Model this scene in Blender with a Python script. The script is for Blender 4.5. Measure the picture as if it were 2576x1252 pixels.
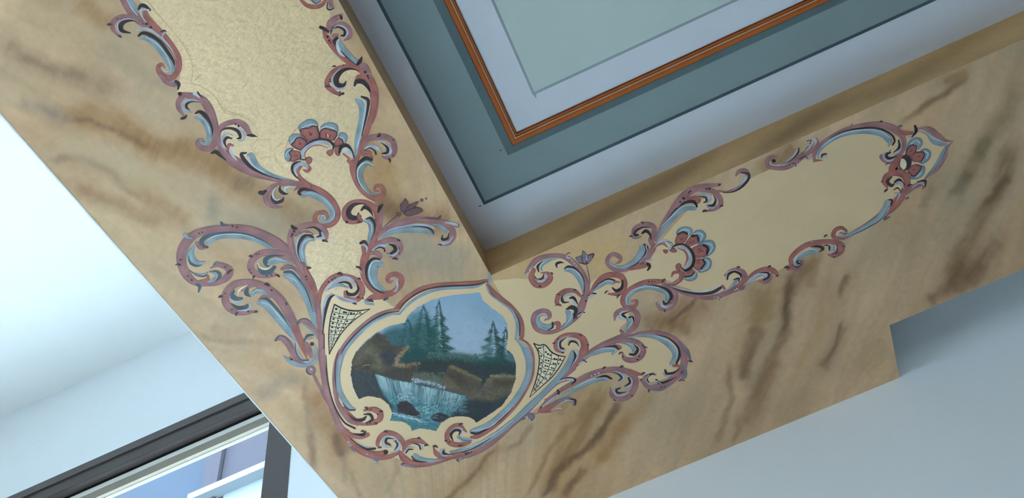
import bpy, math, random
import numpy as np
from mathutils import Matrix, Vector
from mathutils.geometry import tessellate_polygon

# ------------------------------------------------------------------ scene, camera, light
scene = bpy.context.scene
for o in list(bpy.data.objects):
    bpy.data.objects.remove(o)
C = scene.collection
random.seed(7)
rng = np.random.default_rng(7)

# camera frame: rows = image right / image down / forward, columns = room X (to window wall), Y (to hall), Z (up)
RM = np.array([[0.38290725, -0.90984426, -0.15989199],
               [0.73615187, 0.40509269, -0.54219954],
               [0.55808822, 0.08990735, 0.82489648]])
F_PX = 2080.0
CAM_Z = 1.55
cam = bpy.data.cameras.new('camera')
cam.sensor_width = 36.0
cam.lens = F_PX / 2576.0 * 36.0
cam.clip_start = 0.02
camo = bpy.data.objects.new('camera', cam)
C.objects.link(camo)
r, u, b = RM[0], -RM[1], -RM[2]
camo.matrix_world = Matrix(((r[0], u[0], b[0], 0), (r[1], u[1], b[1], 0), (r[2], u[2], b[2], CAM_Z), (0, 0, 0, 1)))
scene.camera = camo

world = bpy.data.worlds.new('sky')
scene.world = world
world.use_nodes = True
bg = world.node_tree.nodes['Background']
bg.inputs[0].default_value = (0.74, 0.89, 1.03, 1)
bg.inputs[1].default_value = 9.0

sun = bpy.data.lights.new('sun_offscreen', 'SUN')
sun.energy = 6.0
sun.angle = math.radians(1.5)
sun.color = (1.0, 0.95, 0.88)
suno = bpy.data.objects.new('sun_offscreen', sun)
suno.rotation_euler = Vector((0.45, -0.55, 0.75)).to_track_quat('Z', 'Y').to_euler()
C.objects.link(suno)

scene.view_settings.view_transform = 'Standard'
scene.view_settings.look = 'None'
scene.view_settings.gamma = 1.0
scene.view_settings.use_curve_mapping = False
scene.view_settings.exposure = 1.38
scene.cycles.use_denoising = True
scene.cycles.max_bounces = 10
scene.cycles.diffuse_bounces = 6

# room dimensions in metres (floor at 0)
ZS = 2.80            # underside of the painted soffit
ZC = ZS + 0.082      # recessed ceiling
ZH = 4.315           # ceiling of the tall hall
YI, YO = 0.1945, 0.7265      # soffit arm along the hall: room edge, hall edge
XI, XW = 0.8805, 1.600       # soffit arm along the window wall: room edge, wall
XJ, YJ = 1.4257, -0.5133     # curtain slot between soffit and that wall
XB, YR, YH = -3.0, -4.3, 3.7 # back wall, right wall, far hall wall
CX0, CY0 = -2.3, -3.6        # far edges of the recess
# windows: (wall, a0, a1, z0, z1)
WY0, WY1, WZ0, WZ1 = 1.0875, 3.1, 1.0, CAM_Z + 2.226

# ------------------------------------------------------------------ helpers
def lin(c):
    c = np.asarray(c, float) / 255.0
    return np.where(c <= 0.04045, c / 12.92, ((c + 0.055) / 1.055) ** 2.4)

def px2w(p, z=ZS):
    """photo pixel -> point where its ray meets the level z"""
    p = np.asarray(p, float).reshape(-1, 2)
    d = np.stack([(p[:, 0] - 1288) / F_PX, (p[:, 1] - 626) / F_PX, np.ones(len(p))], 1) @ RM
    return np.concatenate([d[:, :2] / d[:, 2:3] * (z - CAM_Z), np.full((len(p), 1), z)], 1)

def w2px(v):
    v = np.asarray(v, float) - np.array([0, 0, CAM_Z])
    c = v @ RM.T
    return np.stack([c[:, 0] / c[:, 2] * F_PX + 1288, c[:, 1] / c[:, 2] * F_PX + 626], 1)

def link(o, parent=None, label=None, cat=None, group=None, kind=None):
    C.objects.link(o)
    if parent is not None:
        o.parent = parent
    if label: o['label'] = label
    if cat: o['category'] = cat
    if group: o['group'] = group
    if kind: o['kind'] = kind
    return o

def mesh(name, verts, faces, mat, parent=None, col=None, smooth=False, **kw):
    me = bpy.data.meshes.new(name)
    me.from_pydata([tuple(map(float, v)) for v in verts], [], [tuple(map(int, f)) for f in faces])
    if col is not None:
        a = me.color_attributes.new('Col', 'FLOAT_COLOR', 'POINT')
        c4 = np.ones((len(verts), 4), np.float32)
        c4[:, :3] = np.clip(col, 0, 1)
        a.data.foreach_set('color', c4.ravel())
    if smooth:
        me.polygons.foreach_set('use_smooth', [True] * len(me.polygons))
    me.materials.append(mat)
    o = bpy.data.objects.new(name, me)
    return link(o, parent, **kw)

def boxes(lst):
    V, Fc = [], []
    for (x0, x1, y0, y1, z0, z1) in lst:
        n = len(V)
        V += [(x, y, z) for z in (z0, z1) for y in (y0, y1) for x in (x0, x1)]
        Fc += [tuple(n + i for i in f) for f in ((0, 2, 3, 1), (4, 5, 7, 6), (0, 1, 5, 4), (2, 6, 7, 3), (0, 4, 6, 2), (1, 3, 7, 5))]
    return V, Fc

def box(name, lst, mat, parent=None, **kw):
    if not isinstance(lst[0], (tuple, list)):
        lst = [lst]
    V, Fc = boxes(lst)
    return mesh(name, V, Fc, mat, parent, **kw)

def empty(name, loc, **kw):
    o = bpy.data.objects.new(name, None)
    o.location = loc
    o.empty_display_size = 0.1
    return link(o, **kw)

# ------------------------------------------------------------------ materials (all procedural)
def material(name, col, rough=0.6, spec=0.4, var=0.06, scale=8.0, bump=0.0, bscale=60.0, stretch=(1, 1, 1), metal=0.0, attr=False, coat=0.0, detail=6):
    m = bpy.data.materials.new(name)
    m.use_nodes = True
    nt = m.node_tree
    N, L = nt.nodes, nt.links
    bs = N['Principled BSDF']
    bs.inputs['Roughness'].default_value = rough
    bs.inputs['Specular IOR Level'].default_value = spec
    bs.inputs['Metallic'].default_value = metal
    bs.inputs['Coat Weight'].default_value = coat
    bs.inputs['Coat Roughness'].default_value = 0.33
    bs.inputs['Coat IOR'].default_value = 1.9
    tc = N.new('ShaderNodeTexCoord')
    mp = N.new('ShaderNodeMapping')
    mp.inputs['Scale'].default_value = stretch
    L.new(tc.outputs['Object'], mp.inputs[0])
    no = N.new('ShaderNodeTexNoise')
    no.inputs['Scale'].default_value = scale
    no.inputs['Detail'].default_value = detail
    no.inputs['Roughness'].default_value = 0.6
    L.new(mp.outputs[0], no.inputs['Vector'])
    mr = N.new('ShaderNodeMapRange')
    mr.inputs['From Min'].default_value = 0.25
    mr.inputs['From Max'].default_value = 0.75
    mr.inputs['To Min'].default_value = 1 - var
    mr.inputs['To Max'].default_value = 1 + var
    L.new(no.outputs['Fac'], mr.inputs['Value'])
    mx = N.new('ShaderNodeMix')
    mx.data_type = 'RGBA'
    mx.blend_type = 'MULTIPLY'
    mx.inputs['Factor'].default_value = 1.0
    if attr:
        at = N.new('ShaderNodeAttribute')
        at.attribute_name = 'Col'
        L.new(at.outputs['Color'], mx.inputs['A'])
    else:
        mx.inputs['A'].default_value = (*lin(col), 1)
    L.new(mr.outputs['Result'], mx.inputs['B'])
    L.new(mx.outputs['Result'], bs.inputs['Base Color'])
    if bump:
        nb = N.new('ShaderNodeTexNoise')
        nb.inputs['Scale'].default_value = bscale
        nb.inputs['Detail'].default_value = 4
        L.new(mp.outputs[0], nb.inputs['Vector'])
        bp = N.new('ShaderNodeBump')
        bp.inputs['Strength'].default_value = bump
        bp.inputs['Distance'].default_value = 0.004
        L.new(nb.outputs['Fac'], bp.inputs['Height'])
        L.new(bp.outputs['Normal'], bs.inputs['Normal'])
    return m

M_WALL = material('white_wall_paint', (238, 243, 248), 0.7, 0.3, 0.02, 3, 0.08, 90)
M_WHITE = material('white_ceiling_paint', (236, 239, 240), 0.7, 0.3, 0.015, 3, 0.05, 90)
M_TAUPE = material('taupe_wall_paint', (138, 126, 112), 0.7, 0.3, 0.03, 3, 0.08, 90)
M_FLOOR = material('pale_hall_floor', (214, 212, 206), 0.35, 0.5, 0.1, 6, 0.05, 30, (1, 8, 1))
M_WOOD = material('brown_wood_floor', (100, 78, 61), 0.4, 0.5, 0.25, 6, 0.05, 30, (1, 8, 1))
M_MARBLE = material('faux_marble_paint', None, 0.48, 0.4, 0.07, 70, 0.12, 90, (1, 1, 1), attr=True, detail=10)
M_GOLD = material('gold_paint_rough_plaster', (242, 204, 148), 0.38, 0.5, 0.05, 7, 0.55, 150, (1.0, 0.45, 1), metal=0.25, coat=1.0)
M_GOLD_SMOOTH = material('gold_paint_smooth_plaster', (242, 204, 148), 0.38, 0.5, 0.05, 7, 0.12, 100, metal=0.25, coat=1.0)
M_PAINT = material('scroll_paint', None, 0.5, 0.4, 0.12, 55, 0.12, 150, (1, 1, 1), attr=True)
M_LAND = material('landscape_paint', None, 0.45, 0.4, 0.05, 90, 0.12, 160, attr=True)
# ------------------------------------------------------------------ the room
T = 0.25
fl = empty('floor', (0, 0, 0), kind='structure', label='brown plank floor of the room and pale planks in the hall')
planks_mat = M_FLOOR
box('floor_slab', (XB, XW, YR, YH, -0.12, -0.02), M_FLOOR, fl)
pme = {}
pw = 0.18
for i in range(int((YH - YR) / pw)):
    y = YR + i * pw
    hall = y > 0.4
    if hall not in pme:
        V, Fc = boxes([(0, XW - XB, 0.001, pw - 0.001, -0.02, 0.0)])
        o = mesh('plank', V, Fc, M_FLOOR if hall else M_WOOD, fl)
        pme[hall] = o.data
    else:
        o = link(bpy.data.objects.new('plank', pme[hall]), fl)
    o.location = (XB, y, 0)

# wall with the hall window
box('wall_front', [(XW, XW + T, YR - T, WY0, 0, ZH),
                   (XW, XW + T, WY0, WY1, 0, WZ0), (XW, XW + .075, WY0, WY1, WZ1, ZH), (XW, XW + T, WY1, YH + T, 0, ZH)], M_WALL, kind='structure',
    label='white plastered wall holding the hall window')
box('wall_right', (XB - T, XW, YR - T, YR, 0, ZH), M_TAUPE, kind='structure', label='plain taupe side wall of the room')
box('wall_back', [(XB - T, XB, YR, -1.2, 0, ZH), (XB - T, XB, -0.3, YH, 0, ZH), (XB - T, XB, -1.2, -0.3, 0, 0.9), (XB - T, XB, -1.2, -0.3, 1.9, ZH)],
    M_TAUPE, kind='structure', label='taupe back wall with an added window opening')
box('wall_left', [(XB - T, -1.9, YH, YH + T, 0, ZH), (0.1, XW + T, YH, YH + T, 0, ZH), (-1.9, 0.1, YH, YH + T, 0, 0.9), (-1.9, 0.1, YH, YH + T, 2.9, ZH)],
    M_TAUPE, kind='structure', label='taupe far wall of the tall hall with added window opening')
# masonry above the soffit arm, white on the hall side
box('wall_upper', (XB, XW, YI + 0.02, YO - 0.0015, ZS + 0.004, ZH), M_WALL, kind='structure', label='white wall above the painted soffit facing the hall')
box('trim_2', (XB, XW, YO - 0.003, YO, ZS - 0.0005, ZS + 0.03), M_WHITE, kind='structure', label='thin white corner bead along the soffit edge')
hc = box('ceiling_2', (XB - T, XW + T, YO - 0.0015, YH + T, ZH, ZH + 0.15), M_WHITE, kind='structure', label='bright white ceiling of the tall hall')

# recessed ceiling with painted bands
M_LAV = material('lavender_white_paint', (222, 226, 236), 0.6, 0.35, 0.025, 4, 0.08, 120)
M_SAGE = material('sage_grey_paint', (144, 162, 164), 0.6, 0.35, 0.04, 5, 0.08, 120)
M_SLATE = material('slate_line_paint', (74, 94, 100), 0.6, 0.35, 0.08, 20)
M_SAGE_DARK = material('dark_sage_band_paint', (98, 118, 122), 0.6, 0.35, 0.05, 12)  # a real dark paint, the crisp band round the moulding
M_MINT = material('pale_mint_paint', (202, 216, 212), 0.6, 0.35, 0.03, 4, 0.08, 120)
M_GREYL = material('grey_line_paint', (160, 174, 178), 0.6, 0.35, 0.05, 20)
M_OR = [material('moulding_dark_red_paint', (120, 52, 26), 0.5, 0.4, 0.15, 30),
        material('moulding_orange_paint', (186, 98, 30), 0.5, 0.4, 0.14, 30, stretch=(1, 1, 1)),
        material('moulding_brown_paint', (140, 78, 42), 0.5, 0.4, 0.12, 30),
        material('moulding_beige_paint', (196, 152, 112), 0.5, 0.4, 0.08, 30),
        material('moulding_rust_paint', (164, 74, 30), 0.5, 0.4, 0.15, 30)]
box('ceiling_3', (XB, XW, YR, YI + 0.02, ZC + 0.13, ZC + 0.30), M_WHITE, kind='structure', label='plain slab above the painted border and slot')
rc = box('ceiling', (CX0 - 0.05, XI + 0.05, CY0 - 0.05, YI + 0.05, ZC, ZC + 0.12), M_LAV, kind='structure',
         label='recessed lavender white ceiling with painted sage bands')

def ring(name, dx, dy, wx, wy, off, mat, parent, **kw):
    """flat mitred painted line running round the recess, dx/dy in from its edges"""
    def rect(ax, ay):
        return [(CX0 + ax, CY0 + ay), (XI - ax, CY0 + ay), (XI - ax, YI - ay), (CX0 + ax, YI - ay)]
    o_, i_ = rect(dx, dy), rect(dx + wx, dy + wy)
    z = ZC - off
    V = [(x, y, z) for x, y in o_ + i_]
    Fc = [(k, (k + 1) % 4, 4 + (k + 1) % 4, 4 + k) for k in range(4)]
    V += [(x, y, ZC + 0.001) for x, y in o_ + i_]
    Fc += [(8 + k, 8 + (k + 1) % 4, (k + 1) % 4, k) for k in range(4)]
    Fc += [(4 + k, 4 + (k + 1) % 4, 12 + (k + 1) % 4, 12 + k) for k in range(4)]
    return mesh(name, V, Fc, mat, parent, **kw)

ring('painted_band', 0.0965, 0.0405, 0.075, 0.082, 0.0003, M_SAGE, rc, label='sage grey painted band')
ring('painted_line', 0.0965, 0.0405, 0.0062, 0.0055, 0.0006, M_SLATE, rc, label='dark slate painted line')
ring('painted_band', 0.1705, 0.1215, 0.016, 0.0165, 0.0006, M_SAGE_DARK, rc, label='dark sage painted band beside the orange moulding')
V = [(CX0 + 0.261, CY0 + 0.210, ZC - 0.0003), (XI - 0.261, CY0 + 0.210, ZC - 0.0003), (XI - 0.261, YI - 0.210, ZC - 0.0003), (CX0 + 0.261, YI - 0.210, ZC - 0.0003)]
mesh('painted_field', V, [(0, 1, 2, 3)], M_MINT, rc, label='pale mint centre field of the ceiling')
ring('painted_line', 0.2575, 0.2065, 0.0048, 0.0045, 0.0005, M_GREYL, rc, label='thin grey line round the mint field')
# brush overrun marks at the corner of the painted lines
for (p, q, w) in (((1345, 232), (1348, 246), 4), ((1210, 517), (1204, 519), 2.5), ((1262, 377), (1255, 379), 2)):
    a = px2w([p, q], ZC - 0.0004)
    d = a[1] - a[0]; n = np.array([-d[1], d[0], 0]); n *= 0.0006 * w / np.linalg.norm(n)
    mesh('paint_tick', [a[0] - n, a[0] + n, a[1] + n * .5, a[1] - n * .5], [(0, 1, 2, 3)], M_GREYL if w == 4 else M_SLATE, rc)
tr = None
prof = [(0.0, 0.10, 0), (0.10, 0.36, 1), (0.46, 0.10, 4), (0.56, 0.14, 3), (0.70, 0.07, 2), (0.77, 0.15, 1), (0.92, 0.08, 0)]
bx_, by_ = 0.0205, 0.0168
for k, (s, w, c) in enumerate(prof):
    h = 0.0012 + 0.0035 * math.sin(math.pi * (s + w / 2))
    o = ring('trim_1' if tr is None else 'moulding_band', 0.1848 + s * bx_, 0.1365 + s * by_, w * bx_ + 0.0002, w * by_ + 0.0002, h, M_OR[c], tr)
    if tr is None:
        tr = o; o['kind'] = 'structure'; o['label'] = 'orange and rust moulding framing the recessed ceiling'

# ------------------------------------------------------------------ painted marble on the soffit
def vnoise(x, y, seed):
    """smooth value noise"""
    g = np.random.default_rng(seed).random((64, 64))
    xi, yi = np.floor(x).astype(int), np.floor(y).astype(int)
    fx, fy = x - xi, y - yi
    fx, fy = fx * fx * (3 - 2 * fx), fy * fy * (3 - 2 * fy)
    a = g[xi % 64, yi % 64]; b_ = g[(xi + 1) % 64, yi % 64]; c_ = g[xi % 64, (yi + 1) % 64]; d_ = g[(xi + 1) % 64, (yi + 1) % 64]
    return (a * (1 - fx) + b_ * fx) * (1 - fy) + (c_ * (1 - fx) + d_ * fx) * fy

def fbm(x, y, seed, n=4):
    s = np.zeros_like(x); a = 0.5
    for k in range(n):
        s += a * vnoise(x * 2 ** k, y * 2 ** k, seed + k); a *= 0.5
    return s / (1 - 0.5 ** n)

def parse_pts(s):
    return np.array([[float(t) for t in p.split(',')] for p in s.split()])

def seg_dist(P, pts):
    """distance to a polyline and the parameter 0..1 along it"""
    best = np.full(len(P), 1e9); bt = np.zeros(len(P))
    L = np.r_[0, np.cumsum(np.linalg.norm(np.diff(pts, axis=0), axis=1))]
    for i in range(len(pts) - 1):
        a, b_ = pts[i], pts[i + 1]
        d = b_ - a
        t = np.clip(((P - a) @ d) / max(d @ d, 1e-9), 0, 1)
        q = np.linalg.norm(P - (a + t[:, None] * d), axis=1)
        m = q < best
        best[m] = q[m]; bt[m] = ((L[i] + t[m] * (L[i + 1] - L[i])) / L[-1])
    return best, bt

VEINS = """
T 0 0 1.95625
0,190 100,280 220,330 340,370 480,420 600,470|90|148,114,82|.45
90,285 220,330 330,365 440,405|26|128,98,74|.4
300,600 430,560 560,600 680,660 780,730 900,750 1050,800 1180,880|110|172,118,58|.62
330,602 430,575 520,625 620,665 740,720|18|112,80,58|.55
600,640 760,720 960,720|70|150,100,50|.35
90,500 200,530 330,605|60|128,118,114|.45
240,790 420,780 560,850 620,940 700,970|26|132,100,76|.5
370,900 520,980 640,1040 800,1090|70|160,112,68|.5
700,965 800,1000 930,1090|60|158,112,66|.4
1000,760 1100,850 1250,940 1460,1060 1560,1100|110|160,116,64|.5
1150,900 1260,920|60|120,96,76|.4
380,0 480,80 560,130|90|168,118,62|.55
1050,950 1060,1070|60|146,136,120|.5
980,1080 1200,1080 1400,1090|110|186,174,150|.4
280,690 520,770 720,850|110|212,190,156|.4
60,60 260,160 480,240|120|196,168,128|.35
520,240 640,330 780,420|120|180,160,132|.4
560,900 700,880 900,900|90|204,178,136|.4
0,330 120,400 260,470|80|190,160,122|.4
450,1050 700,1180 900,1252|120|206,180,140|.3
T 0 0 1
925,480 985,525 1050,548 1140,552|62|142,92,40|.62
960,512 1010,545|40|104,66,34|.5
900,300 940,380 960,450|70|188,140,80|.5
960,420 1000,470|80|196,150,90|.4
880,60 960,240|40|180,140,90|.4
990,640 1120,650 1180,670|80|160,154,140|.5
960,600 1080,600|60|178,166,144|.4
560,560 700,580 900,500|60|168,148,118|.3
400,640 470,800 560,880|90|192,164,128|.35
540,800 640,830|110|190,172,142|.35
T 400 700 2.268
230,330 400,350 620,375|30|150,118,92|.45
300,280 480,300|60|186,144,104|.4
560,690 700,590 820,580|80|150,138,124|.5
830,600 845,720 860,880|26|138,122,106|.45
865,870 880,960 905,1090|34|126,92,66|.65
880,640 950,800 1040,900 1040,1010|130|164,112,60|.6
1020,890 1050,1000|36|84,54,46|.6
1060,950 1062,1150|24|140,122,106|.4
1090,1080 1140,1252|18|136,112,88|.4
700,700 820,860|90|196,166,124|.4
T 900 900 2.862
275,700 268,800 200,960|26|148,132,112|.4
60,800 240,900|110|200,170,130|.35
1060,600 930,760 800,850 640,1000 580,1060|130|172,126,78|.45
1000,650 930,760 800,850 640,1000 590,1050|24|100,64,34|.62
1270,470 1180,600 1080,660|26|128,92,58|.5
1740,190 1640,350 1560,480 1450,580 1370,680 1280,860 1200,1010|28|112,80,48|.5
1700,120 1620,500 1500,800 1380,1010|330|184,132,66|.5
1880,310 1800,480 1700,600 1580,700 1500,790|38|100,54,22|.68
1760,260 1650,420 1600,560 1500,700 1420,840 1330,1000|70|134,92,50|.5
1660,780 1560,900 1470,1010|44|108,60,34|.65
1500,760 1420,850 1320,1010|34|88,62,44|.62
1950,420 1850,600 1720,760|70|178,124,58|.5
1500,250 1460,420|40|150,112,66|.4
T 1500 640 2.0455
570,220 480,280 400,340 240,370|130|142,92,46|.6
515,230 430,310 370,345|16|84,50,24|.7
330,330 480,400|70|150,104,52|.5
840,160 850,260 860,350|110|158,122,70|.55
1130,20 1010,110 985,250 960,400 910,520 850,640 800,780|64|124,86,50|.6
985,110 990,250 950,400|34|92,66,44|.6
1120,20 1090,180|60|160,116,64|.5
830,360 800,470 760,570 775,660|56|106,70,42|.62
945,340 865,480 790,700|40|192,166,130|.65
680,560 692,750 640,900 615,980|26|118,86,56|.55
725,850 710,965|20|120,88,58|.45
920,540 830,750 740,880|80|150,106,64|.5
1300,80 1250,230|20|122,90,58|.45
1275,370 1220,480 1170,600|56|122,86,54|.5
1265,350 1235,440 1190,560|16|92,62,40|.5
1890,20 1800,180 1690,240|56|118,82,46|.55
1990,20 1900,140 1820,180|66|118,80,50|.45
110,740 40,900 -20,990|34|104,70,42|.6
290,690 120,900 0,1080|90|176,126,64|.4
600,650 430,900 300,1100|150|180,158,128|.3
1100,700 900,850|120|178,150,112|.3
1500,450 1350,600|110|180,146,98|.35
T 1876 100 1.897
1060,180 900,290 750,395|24|112,80,40|.7
1060,150 930,205|44|150,112,50|.6
1310,230 1230,370 1120,560 1010,700|70|134,116,74|.45
1180,470 1100,570|44|108,92,52|.5
1070,630 985,740|44|108,82,48|.6
1280,500 1200,720 1110,850 1050,1000 950,1160|80|130,92,48|.6
1240,650 1140,800|26|92,62,34|.6
1220,940 1130,1040 1050,1160|80|124,84,48|.5
900,680 850,800|24|126,100,60|.45
490,1110 448,1210|20|108,82,50|.5
250,510 190,560 60,640|70|140,92,38|.55
900,600 1000,820 900,1000|160|164,152,126|.35
T 0 0 1
1225,725 1330,695 1460,650 1580,640|120|226,184,128|.8
1200,160 1328,60|120|176,154,116|.35
"""
BASE = lin((222, 184, 144))

def marble(P):
    """colour of the painted marble at photo-plane points P"""
    q = P / 100.0
    nx, ny = fbm(q[:, 0] * 1.3, q[:, 1] * 1.3, 11), fbm(q[:, 0] * 1.3, q[:, 1] * 1.3, 31)
    W = P + np.stack([nx - .5, ny - .5], 1) * 26 + np.stack([fbm(q[:, 0] * 6, q[:, 1] * 6, 51) - .5, fbm(q[:, 0] * 6, q[:, 1] * 6, 71) - .5], 1) * 9
    col = np.tile(BASE, (len(P), 1))
    t = fbm(q[:, 0] * .7 + q[:, 1] * .2, q[:, 1] * .7, 5)[:, None]
    col = col * (0.80 + 0.40 * t)
    col = col * (0.94 + 0.12 * fbm(q[:, 0] * 9, q[:, 1] * 9, 320, 3))[:, None]
    k = 1 / (1 + np.exp(-(P[:, 0] - 1150) / 60))       # brush direction turns at the corner
    ca, sa = .86 * (1 - k) - .38 * k, .5 * (1 - k) + .92 * k
    uu, vv = (-W[:, 0] * sa + W[:, 1] * ca), (W[:, 0] * ca + W[:, 1] * sa)
    st = fbm(uu / 26, vv / 240, 360, 4)
    col = col * (.84 + .32 * st)[:, None]
    oc = (np.clip(fbm(uu / 55, vv / 380, 380, 3) * 2.4 - 1.15, 0, 1) * .38)[:, None]
    col = col * (1 - oc) + lin((190, 138, 82)) * oc
    g = np.clip(fbm(q[:, 0] * .5, q[:, 1] * .5, 90) * 2.2 - .95, 0, 1)[:, None] * .45
    col = col * (1 - g) + lin((186, 172, 146)) * g
    ox = oy = 0; s = 1
    streak = fbm((W[:, 0] + W[:, 1] * .6) / 9, (W[:, 1] - W[:, 0] * .6) / 60, 120)
    for line in VEINS.strip().split('\n'):
        if line[0] == 'T':
            _, ox, oy, s = line.split(); ox, oy, s = float(ox), float(oy), float(s)
            continue
        pts, w, c, a = line.split('|')
        pts = parse_pts(pts) / s + [ox, oy]
        w = float(w) / s
        a = float(a) * (.85 if w < 16 else 1.0); w *= 1.25 if w < 16 else 1.05
        lo, hi = pts.min(0) - w * 2.2, pts.max(0) + w * 2.2
        idx = np.where((W[:, 0] > lo[0]) & (W[:, 0] < hi[0]) & (W[:, 1] > lo[1]) & (W[:, 1] < hi[1]))[0]
        if not len(idx):
            continue
        d, tt = seg_dist(W[idx], pts)
        m = np.exp(-(d / (w * .6)) ** 2.6) * float(a) * np.clip(np.minimum(tt, 1 - tt) * 7 + .35, 0, 1) * (.65 + .7 * streak[idx])
        m = np.clip(m * 1.0, 0, .95)[:, None]
        col[idx] = col[idx] * (1 - m) + lin([float(k) for k in c.split(',')]) * m
    return col

def grid(x0, x1, y0, y1, step):
    nx, ny = max(1, round((x1 - x0) / step)), max(1, round((y1 - y0) / step))
    xs, ys = np.linspace(x0, x1, nx + 1), np.linspace(y0, y1, ny + 1)
    X, Y = np.meshgrid(xs, ys, indexing='ij')
    V = np.stack([X.ravel(), Y.ravel()], 1)
    i, j = np.meshgrid(np.arange(nx), np.arange(ny), indexing='ij')
    a = (i * (ny + 1) + j).ravel()
    return V, np.stack([a, a + 1, a + ny + 2, a + ny + 1], 1)   # faces look down

V, Fc, n = [], [], 0
for (x0, x1, y0, y1, st) in ((-0.1, XW, YI, YO, .004), (XI, XW, YJ, YI, .004), (XI, XJ, -1.1, YJ, .004), (XB, -0.1, YI, YO, .1), (XI, XJ, YR, -1.1, .1),
                             (XB, CX0, YR, YI, .1), (CX0, XI, YR, CY0, .1)):
    v, f = grid(x0, x1, y0, y1, st)
    V.append(np.c_[v, np.full(len(v), ZS)]); Fc.append(f + n); n += len(v)
V = np.concatenate(V); Fc = np.concatenate(Fc)
far = (V[:, 0] < -0.1) | (V[:, 1] < -1.1)
P = w2px(np.where(far[:, None], np.c_[np.full(len(V), 1.2), V[:, 1] * 0, V[:, 2]], V))
sof = mesh('ceiling_soffit', V, Fc, M_MARBLE, None, marble(P), kind='structure', label='lowered ceiling border painted as brown veined marble')

box('slot_side', [(XJ - 0.02, XJ, YR, YJ, ZS + .001, ZC + 0.13), (XJ, XW, YJ, YJ + 0.02, ZS + .001, ZC + 0.13)], M_WHITE, sof, label='white inner faces of the curtain slot')

def fascia(a, b_, dark, label):
    """upright inner face of the border between soffit and recess"""
    a, b_ = np.array(a), np.array(b_)
    Ln = np.linalg.norm(b_ - a); nu = int(Ln / .006); nv = 14
    U, W_ = np.meshgrid(np.linspace(0, 1, nu + 1), np.linspace(ZS, ZC, nv + 1), indexing='ij')
    XY = a + U.ravel()[:, None] * (b_ - a)
    V = np.c_[XY, W_.ravel()]
    i, j = np.meshgrid(np.arange(nu), np.arange(nv), indexing='ij')
    k = (i * (nv + 1) + j).ravel()
    Fc = np.stack([k, k + 1, k + nv + 2, k + nv + 1], 1)
    u, v = U.ravel() * Ln, W_.ravel() - ZS
    wob = fbm(u * 9, v * 20, 200)
    c = np.tile(lin((210, 170, 120)), (len(V), 1)) * (.76 + .5 * fbm(u * 3, v * 14 + u * 2, 210))[:, None]
    for (u0, w, v0, cc, al) in dark:
        m = (np.exp(-((u - u0 + (wob - .5) * .1) / w) ** 2) * np.exp(-((v - v0 - (u - u0) * .25) / .03) ** 2) * al)[:, None]
        c = c * (1 - m) + lin(cc) * m
    return mesh('fascia', V, Fc, M_MARBLE, sof, c, label=label)

fascia((XI, YI), (XI, -2.6), [(.22, .12, .02, (112, 84, 52), .6), (.38, .1, .05, (120, 90, 54), .55), (.62, .14, .03, (104, 80, 50), .6), (.9, .2, .05, (140, 112, 62), .5)],
       'brown marbled upright face along the window wall side')
fascia((-1.4, YI), (XI, YI), [(1.7, .2, .04, (128, 104, 72), .5)], 'brown marbled upright face along the hall side')
box('fascia', [(CX0, XI, CY0 - 0.02, CY0, ZS + .001, ZC + 0.01), (CX0 - 0.02, CX0, CY0, YI, ZS + .001, ZC + 0.01), (CX0, -1.4, YI, YI + 0.02, ZS + .001, ZC + 0.01), (XI, XI + 0.02, CY0, -2.6, ZS + .001, ZC + 0.01)],
    material('brown_marble_far', (204, 165, 116), 0.5, 0.4, 0.2, 8), sof)

# ------------------------------------------------------------------ window of the tall hall
M_BROWN = material('dark_brown_window_frame', (78, 70, 70), 0.4, 0.5, 0.08, 20, stretch=(1, 1, 6))
M_BROWN2 = material('dark_brown_sash', (66, 58, 58), 0.4, 0.5, 0.08, 20)
M_GASK = material('black_gasket', (22, 20, 24), 0.6, 0.3, 0.05, 10)
M_BEAD = material('white_glazing_bead', (236, 236, 232), 0.4, 0.4, 0.02, 10)
M_RAIL = material('grey_glazing_rail', (150, 142, 130), 0.4, 0.4, 0.06, 10)
glass = bpy.data.materials.new('window_glass'); glass.use_nodes = True
nt = glass.node_tree
bs = nt.nodes['Principled BSDF']
tr_ = nt.nodes.new('ShaderNodeBsdfTransparent'); tr_.inputs[0].default_value = (0.86, 0.93, 0.97, 1)
gl = nt.nodes.new('ShaderNodeBsdfGlossy'); gl.inputs['Roughness'].default_value = 0.02
fr = nt.nodes.new('ShaderNodeFresnel'); fr.inputs[0].default_value = 1.45
mx = nt.nodes.new('ShaderNodeMixShader')
geo = nt.nodes.new('ShaderNodeNewGeometry')
inv = nt.nodes.new('ShaderNodeMath'); inv.operation = 'SUBTRACT'; inv.inputs[0].default_value = 1.0
mul = nt.nodes.new('ShaderNodeMath'); mul.operation = 'MULTIPLY'
nt.links.new(geo.outputs['Backfacing'], inv.inputs[1]); nt.links.new(inv.outputs[0], mul.inputs[0]); nt.links.new(fr.outputs[0], mul.inputs[1])
nt.links.new(mul.outputs[0], mx.inputs[0]); nt.links.new(tr_.outputs[0], mx.inputs[1]); nt.links.new(gl.outputs[0], mx.inputs[2])
nt.links.new(mx.outputs[0], nt.nodes['Material Output'].inputs['Surface'])

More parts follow.
